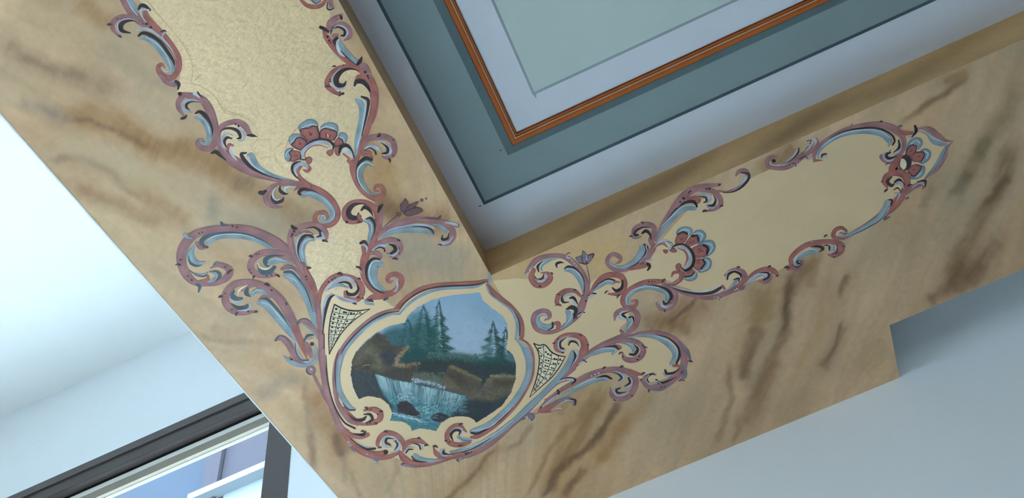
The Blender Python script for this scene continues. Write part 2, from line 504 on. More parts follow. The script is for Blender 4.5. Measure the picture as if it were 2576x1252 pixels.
zt = WZ1
wf = box('window_1', [(XW - .002, XW + .07, WY0, WY1, zt - .036, zt), (XW - .002, XW + .07, WY0, WY1, WZ0, WZ0 + .08),
                      (XW - .002, XW + .07, WY1 - .09, WY1, WZ0, zt), (XW - .002, XW + .07, WY0, WY0 + .089, WZ0, zt - .036)], M_BROWN,
         kind='structure', label='dark brown framed window of the tall hall')
box('sash', (XW + .004, XW + .07, WY0 + .089, WY1 - .09, zt - .086, zt - .036), M_BROWN2, wf)
box('head_liner', (XW + .006, XW + .036, WY0 + .089, WY1 - .09, zt - .0875, zt - .0855), M_BROWN, wf)
box('gasket', (XW + .034, XW + .07, WY0 + .089, WY1 - .09, zt - .098, zt - .086), M_GASK, wf)
box('glazing_bead', (XW + .036, XW + .07, WY0 + .089, WY1 - .09, zt - .116, zt - .098), M_BEAD, wf, label='thin white glazing bead')
box('glazing_rail', (XW + .040, XW + .07, WY0 + .089, WY1 - .09, zt - .15, zt - .116), M_RAIL, wf, label='grey glazing rail')
box('mullion', (XW + .01, XW + .07, 2.05, 2.12, WZ0 + .08, zt - .15), M_BROWN, wf)
box('pane', (XW + .052, XW + .056, WY0 + .089, WY1 - .09, WZ0 + .08, zt - .15), glass, wf)

def simple_window(name, label, axis, fixed, a0, a1, z0, z1):
    t = .07
    def bb(a, b_, c, d):
        return (fixed - t, fixed, a, b_, c, d) if axis == 'x' else (a, b_, fixed, fixed + t, c, d)
    o = box(name, [bb(a0, a1, z0, z0 + .07), bb(a0, a1, z1 - .07, z1), bb(a0, a0 + .07, z0 + .07, z1 - .07), bb(a1 - .07, a1, z0 + .07, z1 - .07)], M_BROWN, kind='structure', label=label)
    mid = (a0 + a1) / 2
    box('mullion', bb(mid - .03, mid + .03, z0 + .07, z1 - .07), M_BROWN, o)
    for (p, q) in ((a0 + .07, mid - .03), (mid + .03, a1 - .07)):
        s = bb(p, q, z0 + .07, z1 - .07)
        s = (fixed - .04, fixed - .035, *s[2:]) if axis == 'x' else (s[0], s[1], fixed + .035, fixed + .04, *s[4:])
        box('pane', s, glass, o)
simple_window('added_window_2', 'unseen brown framed window added in the back wall for fill light', 'x', XB, -1.2, -0.3, 0.9, 1.9)  # added opening out of view, lets fill daylight into the room
simple_window('added_window_3', 'unseen brown framed window added at the hall end for daylight', 'y', YH, -1.9, 0.1, 0.9, 2.9)  # assumed opening out of view, added to bring light into the hall

# ------------------------------------------------------------------ neighbouring house seen through the hall window
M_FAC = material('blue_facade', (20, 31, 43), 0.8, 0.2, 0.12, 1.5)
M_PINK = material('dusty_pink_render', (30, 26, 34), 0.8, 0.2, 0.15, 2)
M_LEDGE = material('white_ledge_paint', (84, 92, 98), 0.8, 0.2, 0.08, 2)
M_PAVE = material('street_paving', (170, 166, 158), 0.8, 0.2, 0.1, 1)
box('street_ground', (-40, 40, -40, 40, -0.6, -0.5), M_PAVE, kind='structure', label='pale paved ground around the house')
XF = 8.0
def on_facade(px, py):
    d = np.array([(px - 1288) / F_PX, (py - 626) / F_PX, 1.0]) @ RM
    return d[1] / d[0] * XF, d[2] / d[0] * XF + CAM_Z
hs = empty('neighbour_house', (XF, 7.0, -0.5), label='blue and dusty pink neighbouring house outside the window', cat='building')
def hb(name, lst, mat, parent=hs, **kw):
    if not isinstance(lst[0], (tuple, list)):
        lst = [lst]
    V, Fc = boxes(lst)
    V = [(x - XF, y - 7.0, z + 0.5) for x, y, z in V] if parent is hs else V
    return mesh(name, V, Fc, mat, parent, **kw)
hb('wall', (XF, XF + 4, 2.0, 13.0, -0.5, 19.0), M_FAC, label='blue rendered wall')
ya, za = on_facade(560, 1110); yb, zb = on_facade(527, 1240); yc, zc = on_facade(575, 1110)
hb('pilaster', (XF - .12, XF, yc, ya + .15, -0.5, 19.0), M_PINK, label='dusty pink pilaster')
yr_, zr_ = on_facade(676, 1110)
hb('panel', (XF - .05, XF, yr_ - 1.0, yc - .02, -0.5, za - .1), M_PINK, label='mottled pink wall panel')
yl, zl = on_facade(600, 1222)
hb('ledge', (XF - .25, XF, yl - 3.0, yl + .7, zl - .12, zl), M_LEDGE, label='white sill ledge')
hb('lower_panel', (XF - .06, XF, yl - 3.0, yl + .2, zl - 2.0, zl - .12), M_LEDGE, label='white wall below the ledge')
hb('roof', [(XF - .5, XF + 4.5, 1.6, 13.4, 19.0, 19.2)], M_LEDGE)
# ------------------------------------------------------------------ painted ornament
# colour of each brush: (edge, centre)
BR = {'m': ((138, 96, 106), (172, 120, 120)), 'r': ((142, 84, 86), (180, 108, 96)), 'v': ((112, 98, 112), (142, 124, 134)),
      'b': ((112, 130, 138), (152, 168, 176)), 'g': ((96, 106, 104), (138, 152, 146)), 'l': ((150, 154, 168), (190, 192, 204)),
      'd': ((80, 58, 64), (56, 42, 48)), 'w': ((190, 202, 210), (214, 224, 228)), 'c': ((234, 214, 176), (246, 230, 196)),
      't': ((92, 106, 114), (74, 90, 100)), 'n': ((104, 74, 84), (78, 54, 62)), 'p': ((96, 66, 68), (124, 88, 88)), 'k': ((44, 36, 34), (34, 28, 28)), 's': ((216, 184, 136), (208, 174, 126))}
BR = {k: (lin(a), lin(b_)) for k, (a, b_) in BR.items()}
SUB = {'m': None, 'r': None, 'v': None, 'p': None, 'b': 'blue_stroke', 'g': 'blue_stroke', 'd': 'dark_stroke', 't': 'dark_stroke', 'n': 'dark_stroke', 'k': None,
       'l': 'pale_stroke', 'w': 'pale_stroke', 'c': 'pale_stroke', 's': None}

def spline(pts, n):
    """Catmull-Rom through pts, n samples for each piece"""
    P = np.vstack([2 * pts[0] - pts[1], pts, 2 * pts[-1] - pts[-2]])
    out = []
    for i in range(1, len(P) - 2):
        p0, p1, p2, p3 = P[i - 1], P[i], P[i + 1], P[i + 2]
        for t in np.arange(n) / n:
            out.append(.5 * (2 * p1 + (p2 - p0) * t + (2 * p0 - 5 * p1 + 4 * p2 - p3) * t * t + (3 * p1 - p0 - 3 * p2 + p3) * t ** 3))
    out.append(P[-2])
    return np.array(out)

CROSS = np.array([-1, -.8, -.45, -.1, .25, .6, .85, 1.0])
CMIX = np.array([.4, .75, .95, 1, .95, .85, .7, .45])

def ribbon(pts, ws, br):
    if len(pts) == 1:
        pts = np.vstack([pts[0] - .5, pts[0] + .5])
    if br == 'd' and len(pts) == 2 and len(ws) < 3:      # little leaf tips
        w_ = max(ws); br = 'n'
        pts = np.vstack([pts[0], pts.mean(0) + (pts[1] - pts[0])[::-1] * [.14, -.14], pts[1]])
        ws = [w_ * .3, w_ * .85, w_ * .75] if ws[0] <= ws[-1] else [w_ * .75, w_ * .85, w_ * .3]
    q = spline(pts, 6)
    w = np.interp(np.linspace(0, 1, len(q)), np.linspace(0, 1, len(ws)), ws) / 2 if len(ws) > 1 else np.full(len(q), ws[0] / 2)
    if len(ws) > 2:     # smooth the width profile
        w = np.convolve(np.pad(w, 2, mode='edge'), np.ones(5) / 5, 'valid')
    w = np.maximum(w, .25)
    t = np.gradient(q, axis=0)
    t /= np.maximum(np.linalg.norm(t, axis=1), 1e-6)[:, None]
    # rounded brush ends
    hd = [(q[0] - t[0] * w[0] * e, t[0], w[0] * k) for e, k in ((.85, .25), (.55, .72))]
    tl = [(q[-1] + t[-1] * w[-1] * e, t[-1], w[-1] * k) for e, k in ((.55, .72), (.85, .25))]
    q = np.vstack([[a[0] for a in hd], q, [a[0] for a in tl]])
    t = np.vstack([[a[1] for a in hd], t, [a[1] for a in tl]])
    w = np.r_[[a[2] for a in hd], w, [a[2] for a in tl]]
    n = np.stack([-t[:, 1], t[:, 0]], 1)
    V = (q[:, None, :] + n[:, None, :] * (w[:, None] * CROSS)[:, :, None]).reshape(-1, 2)
    e, c = BR[br]
    col = e * (1 - CMIX[:, None]) + c * CMIX[:, None]
    col = col * (1 + rng.normal(0, .075, len(CROSS)))[:, None]
    tone = 1 + .10 * np.sin(np.arange(len(q)) * .55 + rng.random() * 6)
    col = (col[None] * tone[:, None, None]).reshape(-1, 3)
    k = len(CROSS)
    i, j = np.meshgrid(np.arange(len(q) - 1), np.arange(k - 1), indexing='ij')
    a = (i * k + j).ravel()
    return V, [tuple(f) for f in np.stack([a, a + 1, a + k + 1, a + k], 1)], col

def blob(pts, br, smooth=True):
    if smooth:
        c = np.vstack([pts, pts[:1]])
        P = np.vstack([pts[-1:], pts, pts[:2]])
        q = []
        for i in range(1, len(P) - 2):
            p0, p1, p2, p3 = P[i - 1], P[i], P[i + 1], P[i + 2]
            for t in np.arange(4) / 4:
                q.append(.5 * (2 * p1 + (p2 - p0) * t + (2 * p0 - 5 * p1 + 4 * p2 - p3) * t * t + (3 * p1 - p0 - 3 * p2 + p3) * t ** 3))
        q = np.array(q)
    else:
        q = pts
    cen = q.mean(0)
    inner = cen + (q - cen) * .6
    n = len(q)
    V = np.vstack([q, inner])
    e, c_ = BR[br]
    col = np.vstack([np.tile(e, (n, 1)), np.tile(c_, (n, 1))])
    Fc = [(k, (k + 1) % n, n + (k + 1) % n, n + k) for k in range(n)]
    tri = tessellate_polygon([[Vector((x, y, 0)) for x, y in inner]])
    Fc += [tuple(n + k for k in f) for f in tri]
    return V, Fc, col

def down(V, Fc):
    """make every face look down at the room"""
    out = []
    for f in Fc:
        a, b_, c = V[f[0]], V[f[1]], V[f[2]]
        z = (b_[0] - a[0]) * (c[1] - a[1]) - (b_[1] - a[1]) * (c[0] - a[0])
        out.append(f if z < 0 else f[::-1])
    return out

THINGS = {}
LAYER = {}
def emit(thing, name, label, strokes):
    """strokes: list of (key, shape, V px, faces, colours) in painting order -> one part with its sub-parts"""
    root = THINGS[thing]
    org = np.array(root.location)
    groups = {}
    for i, (key, shape, V, Fc, col) in enumerate(strokes):
        LAYER[thing] += 1
        W = px2w(V, ZS)
        W[:, 2] = ZS - 0.0003 - LAYER[thing] * 0.000001
        sub = SUB[key]
        if shape == 'o':
            k = 'painted_dots'
        elif shape == 'P' and name == 'shell_flower' and key in 'rb':
            k = ('petal' if key == 'r' else 'petal_tip', i)
        elif sub is None:
            k = None
        else:
            k = (sub, i)
        g = groups.setdefault(k, [[], [], [], 0])
        g[0].append(W); g[2].append(col)
        g[1] += [tuple(n + g[3] for n in f) for f in down(W, Fc)]
        g[3] += len(W)
    main = None
    if None not in groups:
        main = root
    for k in sorted(groups, key=lambda q: q is not None):
        g = groups[k]
        V = np.concatenate(g[0]) - org
        o = mesh(name if k is None else k if isinstance(k, str) else k[0], V, g[1], M_PAINT, root if k is None else main, np.concatenate(g[2]))
        if k == 'painted_dots':
            o['kind'] = 'stuff'
        if k is None:
            main = o
            if label: o['label'] = label

def build(text):
    cur = None; strokes = []; thing = None
    ox = oy = 0.; s = 1.
    def flush():
        if cur and strokes:
            emit(thing, cur[0], cur[1], strokes)
    for line in text.strip().split('\n'):
        line = line.strip()
        if not line:
            continue
        if line[0] == '@':
            flush(); strokes = []; cur = None; thing = line[1:]
        elif line[0] == '#':
            flush(); strokes = []
            nm, _, lb = line[1:].partition('|')
            cur = (nm, lb)
        elif line[0] == 'T':
            a = line.split()
            ox, oy = float(a[1]), float(a[2]); s = float(a[3]) if len(a) > 3 else 3.9125
        else:
            for piece in line.split(';'):
                piece = piece.strip()
                if not piece:
                    continue
                if piece[0] in 'PQ':        # filled shape (Q: straight edges)
                    _, br, pts = piece.split(' ', 2)
                    pts = parse_pts(pts) / s + [ox, oy]
                    strokes.append((br, 'P', *blob(pts, br, piece[0] == 'P')))
                elif piece[0] == 'o':       # dots: o d x,y,r x,y,r
                    a = piece.split()
                    for p in a[2:]:
                        x, y, r_ = [float(t) for t in p.split(',')]
                        th = np.linspace(0, 2 * math.pi, 10, endpoint=False)
                        pts = np.stack([x + r_ * np.cos(th), y + r_ * np.sin(th) * .9], 1) / s + [ox, oy]
                        strokes.append((a[1], 'o', *blob(pts, a[1])))
                else:
                    br, rest = piece.split(' ', 1)
                    pts, ws = rest.split('/')
                    pts = parse_pts(pts) / s + [ox, oy]
                    strokes.append((br, 'S', *ribbon(pts, [float(t) / s for t in ws.split()], br)))
    flush()

def gold(thing, name, label, text, off, fine=None):
    """flat gold painted ground: outline in photo pixels"""
    pts = parse_pts(text)
    q = spline(np.vstack([pts, pts[:1]]), 5)[:-1]
    W = px2w(q, ZS - off)
    tri = tessellate_polygon([[Vector(w) for w in W]])
    root = THINGS[thing]
    return mesh(name, W - np.array(root.location), down(W, tri), M_GOLD if thing == 'left' else M_GOLD_SMOOTH, root, label=label)

def thing_at(key, name, px, label):
    w = px2w([px], ZS)[0]
    THINGS[key] = empty(name, tuple(w), label=label, cat='ornament')

thing_at('left', 'painted_cartouche', (880, 560), 'gold panel with shell and long scrolls on the border beside the hall')
thing_at('right', 'painted_cartouche', (1760, 640), 'closed gold panel with two flowers on the border along the window wall')
thing_at('mid', 'landscape_medallion', (1095, 930), 'round painted waterfall and pine landscape in scrolled gold frame')
THINGS['mid']['category'] = 'painting'
LAYER.update(left=10, right=10, mid=420)

gold('left', 'gold_ground', 'gold painted ground with brushed sheen', "318,-60 342,-15 372,30 395,62 430,118 452,168 450,205 446,222 452,234 500,240 532,282 546,330 556,380 600,418 680,440 745,455 800,470 836,505 850,540 838,562 812,572 815,588 790,592 768,610 762,650 772,690 785,730 803,765 820,800 840,800 880,770 915,752 945,750 925,725 910,700 912,660 916,620 934,580 942,545 945,515 928,498 905,472 893,448 888,425 898,385 912,340 930,300 940,250 930,210 900,180 865,150 830,110 815,80 830,50 825,15 800,-30 765,-90 700,-150 600,-190 480,-200 370,-170 310,-120", 0.00015)
gold('mid', 'gold_ground', 'gold painted ground of the medallion', "803,770 830,735 880,730 925,755 960,752 1000,772 1040,735 1100,718 1190,712 1228,704 1245,740 1290,775 1312,820 1316,850 1345,880 1420,850 1430,890 1410,960 1340,1035 1240,1100 1160,1145 1080,1168 1020,1160 990,1150 930,1145 885,1100 845,1040 818,960 806,880", 0.0002)
gold('right', 'gold_ground', 'gold painted ground between the scrolls', "1240,706 1300,700 1335,700 1345,668 1380,650 1430,655 1462,690 1475,720 1500,700 1540,688 1570,690 1590,672 1630,660 1650,625 1680,585 1715,545 1760,505 1810,485 1870,458 1905,440 1950,420 2000,405 2045,395 2062,360 2120,335 2190,325 2240,340 2275,345 2300,330 2345,345 2388,360 2365,400 2330,445 2290,480 2260,520 2220,550 2150,580 2110,600 2040,625 1990,660 1940,690 1870,715 1790,740 1720,722 1680,706 1630,706 1590,722 1572,745 1582,800 1560,830 1640,838 1700,850 1718,890 1700,935 1640,960 1590,945 1520,935 1460,950 1400,985 1350,1015 1300,1060 1330,960 1330,880 1312,840 1308,790 1270,755", 0.00025)
build("""
@left
#acanthus_scroll|tall mauve and blue scroll at the panel edge
T 260 0
m 185,-20 260,90 350,190 440,270/60 90 100 50
b 250,-20 295,60 345,130/50 60 10; w 228,-10 282,85 335,150/9
m 430,240 330,185 230,165 150,175 95,220 95,290 165,365/50 55 50 55 50 40 12
d 400,235 300,200 220,205 175,245 185,300 265,325/4 18 44 52 40 10
l 380,230 280,188 190,195 140,240 150,310 205,345/4 10 12 14 12 4
d 45,242 85,242/30 14; d 150,350 178,368/26 18; d 120,190 150,180/14
r 410,110 430,180 510,270 600,370 680,470 735,570 740,670 690,752 620,762 560,720 540,660 575,635 605,665/46 58 72 80 70 66 64 56 66 56 46 40 10
l 330,300 400,280 480,305 580,380 660,470 720,580/16 30 26 20 16 4
d 345,352 390,325 470,350 560,420 630,510 690,600 700,660/20 34 42 42 36 26 8
b 360,375 440,385 520,440 590,530 650,620 680,690 620,712/20 50 60 62 60 54 12
w 420,365 510,415 590,500 645,600 668,690/6 10 10 10 6
w 590,680 615,705 660,695/5 9 5; l 580,650 610,690/8
d 345,92 370,55 410,58 460,98/16 40 38 22
w 450,96 385,95 365,130 400,190 432,232/10 24 14 10 3
d 565,312 598,300 620,312/10 20 8; l 610,316 582,345 592,382/14 16 4
o d 425,235,14 466,268,14 600,775,14 645,790,12
m 560,740 620,800 690,830 728,828/30 60 56 26; b 660,802 712,802/16; d 712,798 742,826 735,880/26 42 12
#acanthus_scroll|mauve comma scroll below the tall scroll
T 420 200
m 120,132 180,150 280,168 360,208 420,300 460,420 478,520 472,610 430,668 370,678 312,650 300,612 340,592 372,612/24 55 70 80 88 84 70 64 58 54 48 40 34 8
m 160,150 112,220 118,290 170,360/56 50 44 14
l 340,230 260,200 190,210 152,250 172,300 242,322/6 20 26 28 30 14
d 330,224 250,216 200,236 192,270 222,298/4 12 26 26 6
d 142,384 175,374 196,350/24 30 10; o d 128,140,20
w 266,136 290,150 322,176/28 30 5; d 300,120 322,150 352,186/14 16 4
d 280,332 320,316 370,346 410,412 440,500 436,572/14 34 46 46 36 5
b 286,372 340,386 390,450 416,530 404,600 358,632/30 52 62 56 40 14
w 296,350 358,386 402,452 422,530/6 9 9 6
b 430,592 382,636 332,622 330,590 362,596/20 26 16 12 6
#acanthus_scroll|rising mauve leaf with long tapering stem
m 515,640 510,540 540,462 620,422 700,416 770,460 815,530 872,560/38 40 56 50 58 66 46 4
d 792,545 840,550 886,560/18 34 4
d 528,512 570,482 640,480 700,510 722,568 690,580/6 20 26 36 30 10
l 700,470 762,530 750,590 700,600/14 26 24 8; o d 675,440,10 705,455,12
m 510,620 560,722 640,790 740,850 850,912 960,952 1100,986 1220,1006 1340,1030/40 80 108 116 88 60 48 40 44
l 650,552 600,530 552,560 546,640 582,722/8 20 26 20 4
d 640,580 592,570 566,610 590,682/10 30 30 5
r 655,648 612,640 602,690 642,752/14 32 30 8; w 655,656 626,690 650,750 692,796/5 30 24 4
d 440,722 482,710 530,750 582,792/18 48 28 8
d 782,720 732,732 762,790 830,862 920,912 1020,952 1130,986/12 36 40 34 24 14 5
b 792,742 832,740 852,790 900,862 1000,922 1100,958 1250,990/18 52 60 52 38 26 6
w 786,746 812,800 872,866 960,912/10 16 14 5
#acanthus_scroll|S curved mauve and blue scroll under the shell
T 620 420
r 540,130 620,190 740,240 830,310 888,400 900,480 850,556 760,580 692,558 672,500 700,452 770,450 800,490 788,522/56 70 60 54 54 54 48 44 42 44 40 38 28 8
r 470,230 520,196 622,210/10 40 8
d 546,282 516,250 560,216 660,240 770,310 850,400 872,470 842,532/14 36 36 26 20 20 14 4
b 546,286 620,262 720,300 800,360 850,440 830,510 780,540 732,510 746,476 782,490/28 60 66 60 54 48 30 24 18 6
w 546,262 650,256 760,310 842,400 866,470 836,522 780,532/5 8 8 8 8 7 4
w 735,500 742,478 770,478 772,500/6
o d 563,163,19 603,178,11 633,190,8
#acanthus_scroll|small hooked mauve leaf under the stem
m 340,152 260,190 200,260 202,330 260,380 352,396/20 50 66 68 56 6
m 340,160 440,162 555,166/56 48 36
d 130,250 160,256 192,230/36 42 18; o d 195,240,9
d 260,240 250,310 290,346 350,330 366,300/8 26 32 32 10
w 290,200 260,250 266,300 300,324 336,310/5 15 15 14 4
d 330,190 330,230 370,260 412,262/14 32 30 4; w 480,190 400,196 372,226 392,250/5 20 26 4
#shell_flower|brick red shell flower with blue petal tips
T 700 240
P b 60,590 70,535 120,512 156,524 115,545 110,565 126,600 105,655 68,625
P b 105,455 108,402 150,376 218,378 240,408 180,420 160,455 120,482
P b 204,345 198,300 250,255 300,230 360,240 394,280 388,315 340,300 250,325 220,350
P b 415,335 428,290 500,262 572,278 594,330 582,370 555,335 510,330 465,315
P b 588,405 608,362 662,368 684,410 668,462 640,475 640,440 610,415
P r 110,560 130,538 180,542 228,560 215,622 150,652 110,640 126,600
P r 172,424 210,412 250,430 286,466 232,536 180,520 128,482 160,455
P r 214,350 240,322 300,312 378,302 402,380 396,420 290,456 222,384
P r 425,338 460,322 500,338 556,348 578,380 546,442 480,432 414,420 410,372
P r 588,414 628,440 636,472 560,502 546,470
w 70,600 84,560 118,536/8; w 115,470 150,435 172,415 210,400/9; w 212,335 260,305 320,285 380,290/10; w 420,325 470,305 530,318 570,345/10; w 600,405 640,420 650,455/9
d 110,640 126,600 108,560 140,535/9; d 150,652 228,620/10; d 128,482 160,455 176,420 215,408 255,430 288,466/10; d 130,490 180,522 228,540/9; d 214,352 225,328 300,318 340,298 384,306/9; d 222,384 290,458/9; d 386,312 404,380 400,420/11; d 412,420 410,365 430,335 465,322 520,338 560,345 580,382 548,442/9; d 590,412 632,440 638,470/9
d 155,585 165,605/9; d 178,580 188,602/9; d 200,455 210,485/10; d 215,462 228,482/9; d 300,360 315,390/14; d 328,358 322,392/12; d 462,365 468,405/11; d 512,380 500,412/11
c 486,385 492,410/10
d 218,632 236,540 310,462 400,430 490,440 545,488 540,522/10 22 18 22 22 32 16
l 246,612 236,560 290,502 380,462 470,466 512,502/12 36 34 34 30 12
r 268,612 262,566 322,504 400,488 490,514/8 12 10 10 6
P r 268,632 298,598 335,618 326,662 290,676; P r 472,560 500,535 545,530 540,572 508,598
P r 556,520 610,480 600,540 612,585 580,592 560,570
d 560,505 600,490 615,510/8; d 232,628 262,632 272,612/12
#acanthus_scroll|small C scroll joining shell and stem
r 296,690 312,720 282,746 248,730/24 34 34 12
r 232,688 192,750 222,820 300,890/20 36 44 50
d 215,650 152,672 136,730 166,790 216,832/14 26 26 16 4
l 292,700 240,672 182,690 166,740 192,792/18 42 40 26 4
w 200,680 162,730 186,790/7
#acanthus_scroll|tall red brown scroll with broad blue leaf
T 700 0
r 215,-12 280,50 360,66 430,46 472,-12/28 42 46 42 28; b 300,-22 370,18 432,-22/20 44 20; d 330,0 372,32 420,10/8
m 512,-20 518,40 545,78/48 40 18; d 486,20 482,80 510,96 548,80/8 14 14 8; b 502,62 512,84/10
r 440,282 470,360 540,452 620,550 720,632 830,702 900,790 940,880 950,980 936,1100 905,1200/14 54 68 50 52 58 88 80 78 78 62
m 500,300 502,230 560,182 622,152/36 52 60 40; m 508,282 570,240 650,242 702,300 700,360 650,396/8 38 50 52 50 16
d 514,332 540,276 600,264 652,300 650,345 620,350/6 26 20 26 26 14
l 528,292 580,250 652,270 682,320 656,372/6 12 16 22 14
d 415,266 450,282 492,312/32 36 24; d 604,150 622,184/26 34
o d 485,360,14 500,398,12 513,420,9
m 540,352 582,342/40 30; d 582,372 552,402 572,462/26 38 8
b 602,392 640,470 702,552 782,622 812,662/14 46 52 42 8; w 595,385 582,440 612,520 652,556/10 34 34 6
d 612,500 700,582 772,642/6 9 6
m 800,632 852,652 884,722/50 58 60; d 822,562 806,600 780,632/14 42 28
o d 855,708,16 880,745,12 890,770,8
r 800,682 720,652 640,652 550,692 492,770 482,840 532,890 602,932/36 40 36 40 50 50 50 26
d 792,692 700,676 620,702 570,770 582,830 640,840 668,798/4 20 42 58 52 42 6
l 620,662 550,730 530,800 570,866 640,866 666,840/5 12 14 18 18 5
d 530,656 562,650/20; d 458,856 506,850/24; d 602,942 642,918/30; o d 510,780,9 512,800,9 605,905,9 640,640,7
r 760,790 790,752 850,762 902,850/18 40 42 36; d 750,842 772,802 830,802 880,852 912,922/18 46 52 36 8
T 700 240
r 935,-20 942,100 912,220 862,380 812,500 772,600 735,700 762,820 820,920 900,990 980,1010 1040,960 1012,892 962,890 948,930 990,942/72 64 58 50 60 68 68 60 60 58 50 46 40 30 24 6
b 772,42 815,90 830,180 810,300 780,430 762,580/38 62 70 64 58 32
w 778,26 842,52 856,130 840,260 802,420 772,520/10 20 18 14 12 6
d 820,10 882,42 882,120 852,270 820,400/18 36 26 20 8
#acanthus_scroll|curling grey blue scroll beside the shell
r 832,572 890,566 926,612/38 50 18
d 920,632 860,616 800,662 775,722/28 40 30 6
g 932,690 872,662 812,720 802,810 852,910 920,970 992,950/18 58 70 64 48 24 12
w 940,686 860,656 790,712 780,800 822,892 892,962/7 14 14 14 10 3
d 796,640 772,700 770,800 810,900/5 8 8 4
r 690,640 735,690/36 40; d 600,562 622,502 680,492 730,560 746,642/22 42 36 20 4; w 630,562 672,530 712,562 740,632/18 36 26 4; r 640,572 702,622/16 22
m 832,502 880,432 960,410 1060,410 1130,460 1140,560 1080,610 1020,600/26 58 60 60 56 56 48 12
l 960,450 1030,460 1092,510 1100,560 1040,590/4 16 32 36 12; d 1010,460 1072,510 1072,560 1020,570/4 26 32 10
l 852,522 900,500 962,512 1000,542/8 36 44 16; d 840,542 900,516 946,540 962,576/5 12 16 20
d 978,400 1000,394 994,374/22 16; d 1122,442 1142,436/18; d 1088,622 1098,660/26 20; o d 1130,590,9
#tulip_bud|plum coloured tulip bud on a thin stem
T 800 460
p 592,500 662,420 772,322/7 10 13
o p 795,305,25; P p 815,275 804,216 832,180 860,148 892,210 880,252 845,288; P p 850,282 888,222 930,196 992,178 952,236 890,272
P p 832,292 862,318 900,326 990,302 1036,268 990,236 930,240 870,266; o p 1020,167,17 1063,152,11
d 850,280 890,225 920,205/5 7 3; d 850,292 900,262 985,240/5 6 3
#acanthus_scroll|red brown stem with open curl above the medallion
r 425,368 330,384 272,350 262,270 320,202 420,182 520,216 588,300 592,420 562,520/48 42 54 54 48 44 60 80 80 72
m 612,262 622,350 602,432/28 46 26; d 636,210 612,240 590,286/10 42 18
d 400,292 382,340 320,332 300,280 340,222 400,202 472,206/8 42 56 52 42 20 5
P r 388,308 428,318 422,352 390,354; d 392,386 426,380/28 24; o d 283,383,15
d 426,266 462,236 512,272 546,332/18 42 30 4
r 562,500 532,600 482,680 452,780 450,880 490,980 560,1050 650,1090 740,1072 810,1000 820,932 762,896 702,910 682,950 710,976 736,956/76 70 80 78 74 74 74 64 58 58 54 48 44 38 28 8
d 470,352 520,346 552,400 546,480 520,562/7 36 36 26 4
b 462,372 510,392 526,460 506,540 496,602/22 52 52 40 8; w 464,366 522,402 532,480/5 9 5
m 522,692 570,686 616,720 602,750/26 52 40 16
d 602,752 540,752 490,812 480,900 500,970 560,1040 640,1080 720,1082/22 42 42 32 22 18 14 5
b 632,802 572,792 540,850 536,930 580,1010 660,1052/36 90 100 90 68 18
w 612,766 540,772 506,840 506,920 546,1000 612,1056/10 16 14 14 12 5
l 690,1086 762,1060 782,1000 762,950 722,952/10 22 22 12 5; o w 712,960,8
d 418,592 456,576 492,612/26 36 8; r 440,622 456,722/38 28; l 440,602 480,632 476,682/14 22 4
d 380,822 410,832 428,852/18 22 6; l 402,848 432,892/14 6
r 472,1152 540,1122 640,1112 740,1082/16 60 58 36; d 502,1152 542,1166/38 30; b 460,1152 482,1182 546,1192/22 32 16; d 650,1150 690,1135/24 12; l 655,1160 685,1152/10
#acanthus_scroll|long arching mauve leaf reaching the border edge
m 572,542 650,472 760,412 880,376 1000,352 1120,370 1230,392 1310,442 1330,520 1282,590 1202,606/16 48 58 58 54 48 58 60 60 44 20
p 1000,346 1100,346 1180,350 1206,322/4 20 22 20
b 602,542 700,492 800,466 920,456 1050,462 1122,512/6 40 52 62 62 12
d 920,430 1040,432 1112,456 1142,502/4 10 12 8; l 602,532 720,456 860,422 980,406 1100,422 1152,452/5 12 16 20 28 12
b 1132,402 1200,422 1252,466 1240,492/8 32 46 12; d 1292,490 1272,546 1222,552 1226,512/6 26 26 8; l 1322,530 1282,582 1192,602/8 26 24
d 1180,606 1216,608/20; l 1252,386 1340,402 1386,420/16 30 26; d 1340,426 1386,430 1382,406/6
#acanthus_scroll|small curled leaf above the medallion
m 540,642 600,592 680,562 750,562 810,612 800,680 740,720 680,692/26 50 50 46 50 50 44 12
l 530,662 600,616 660,616 692,600/6 26 26 6; d 560,652 610,630 650,646 656,672/6 15 16 15
d 700,602 750,622 760,660 710,696/5 36 42 16; l 782,622 786,670 740,712 690,702/4 15 20 12
d 775,562 802,566/22; d 732,746 778,746/26; o d 798,690,8 800,640,7
""")
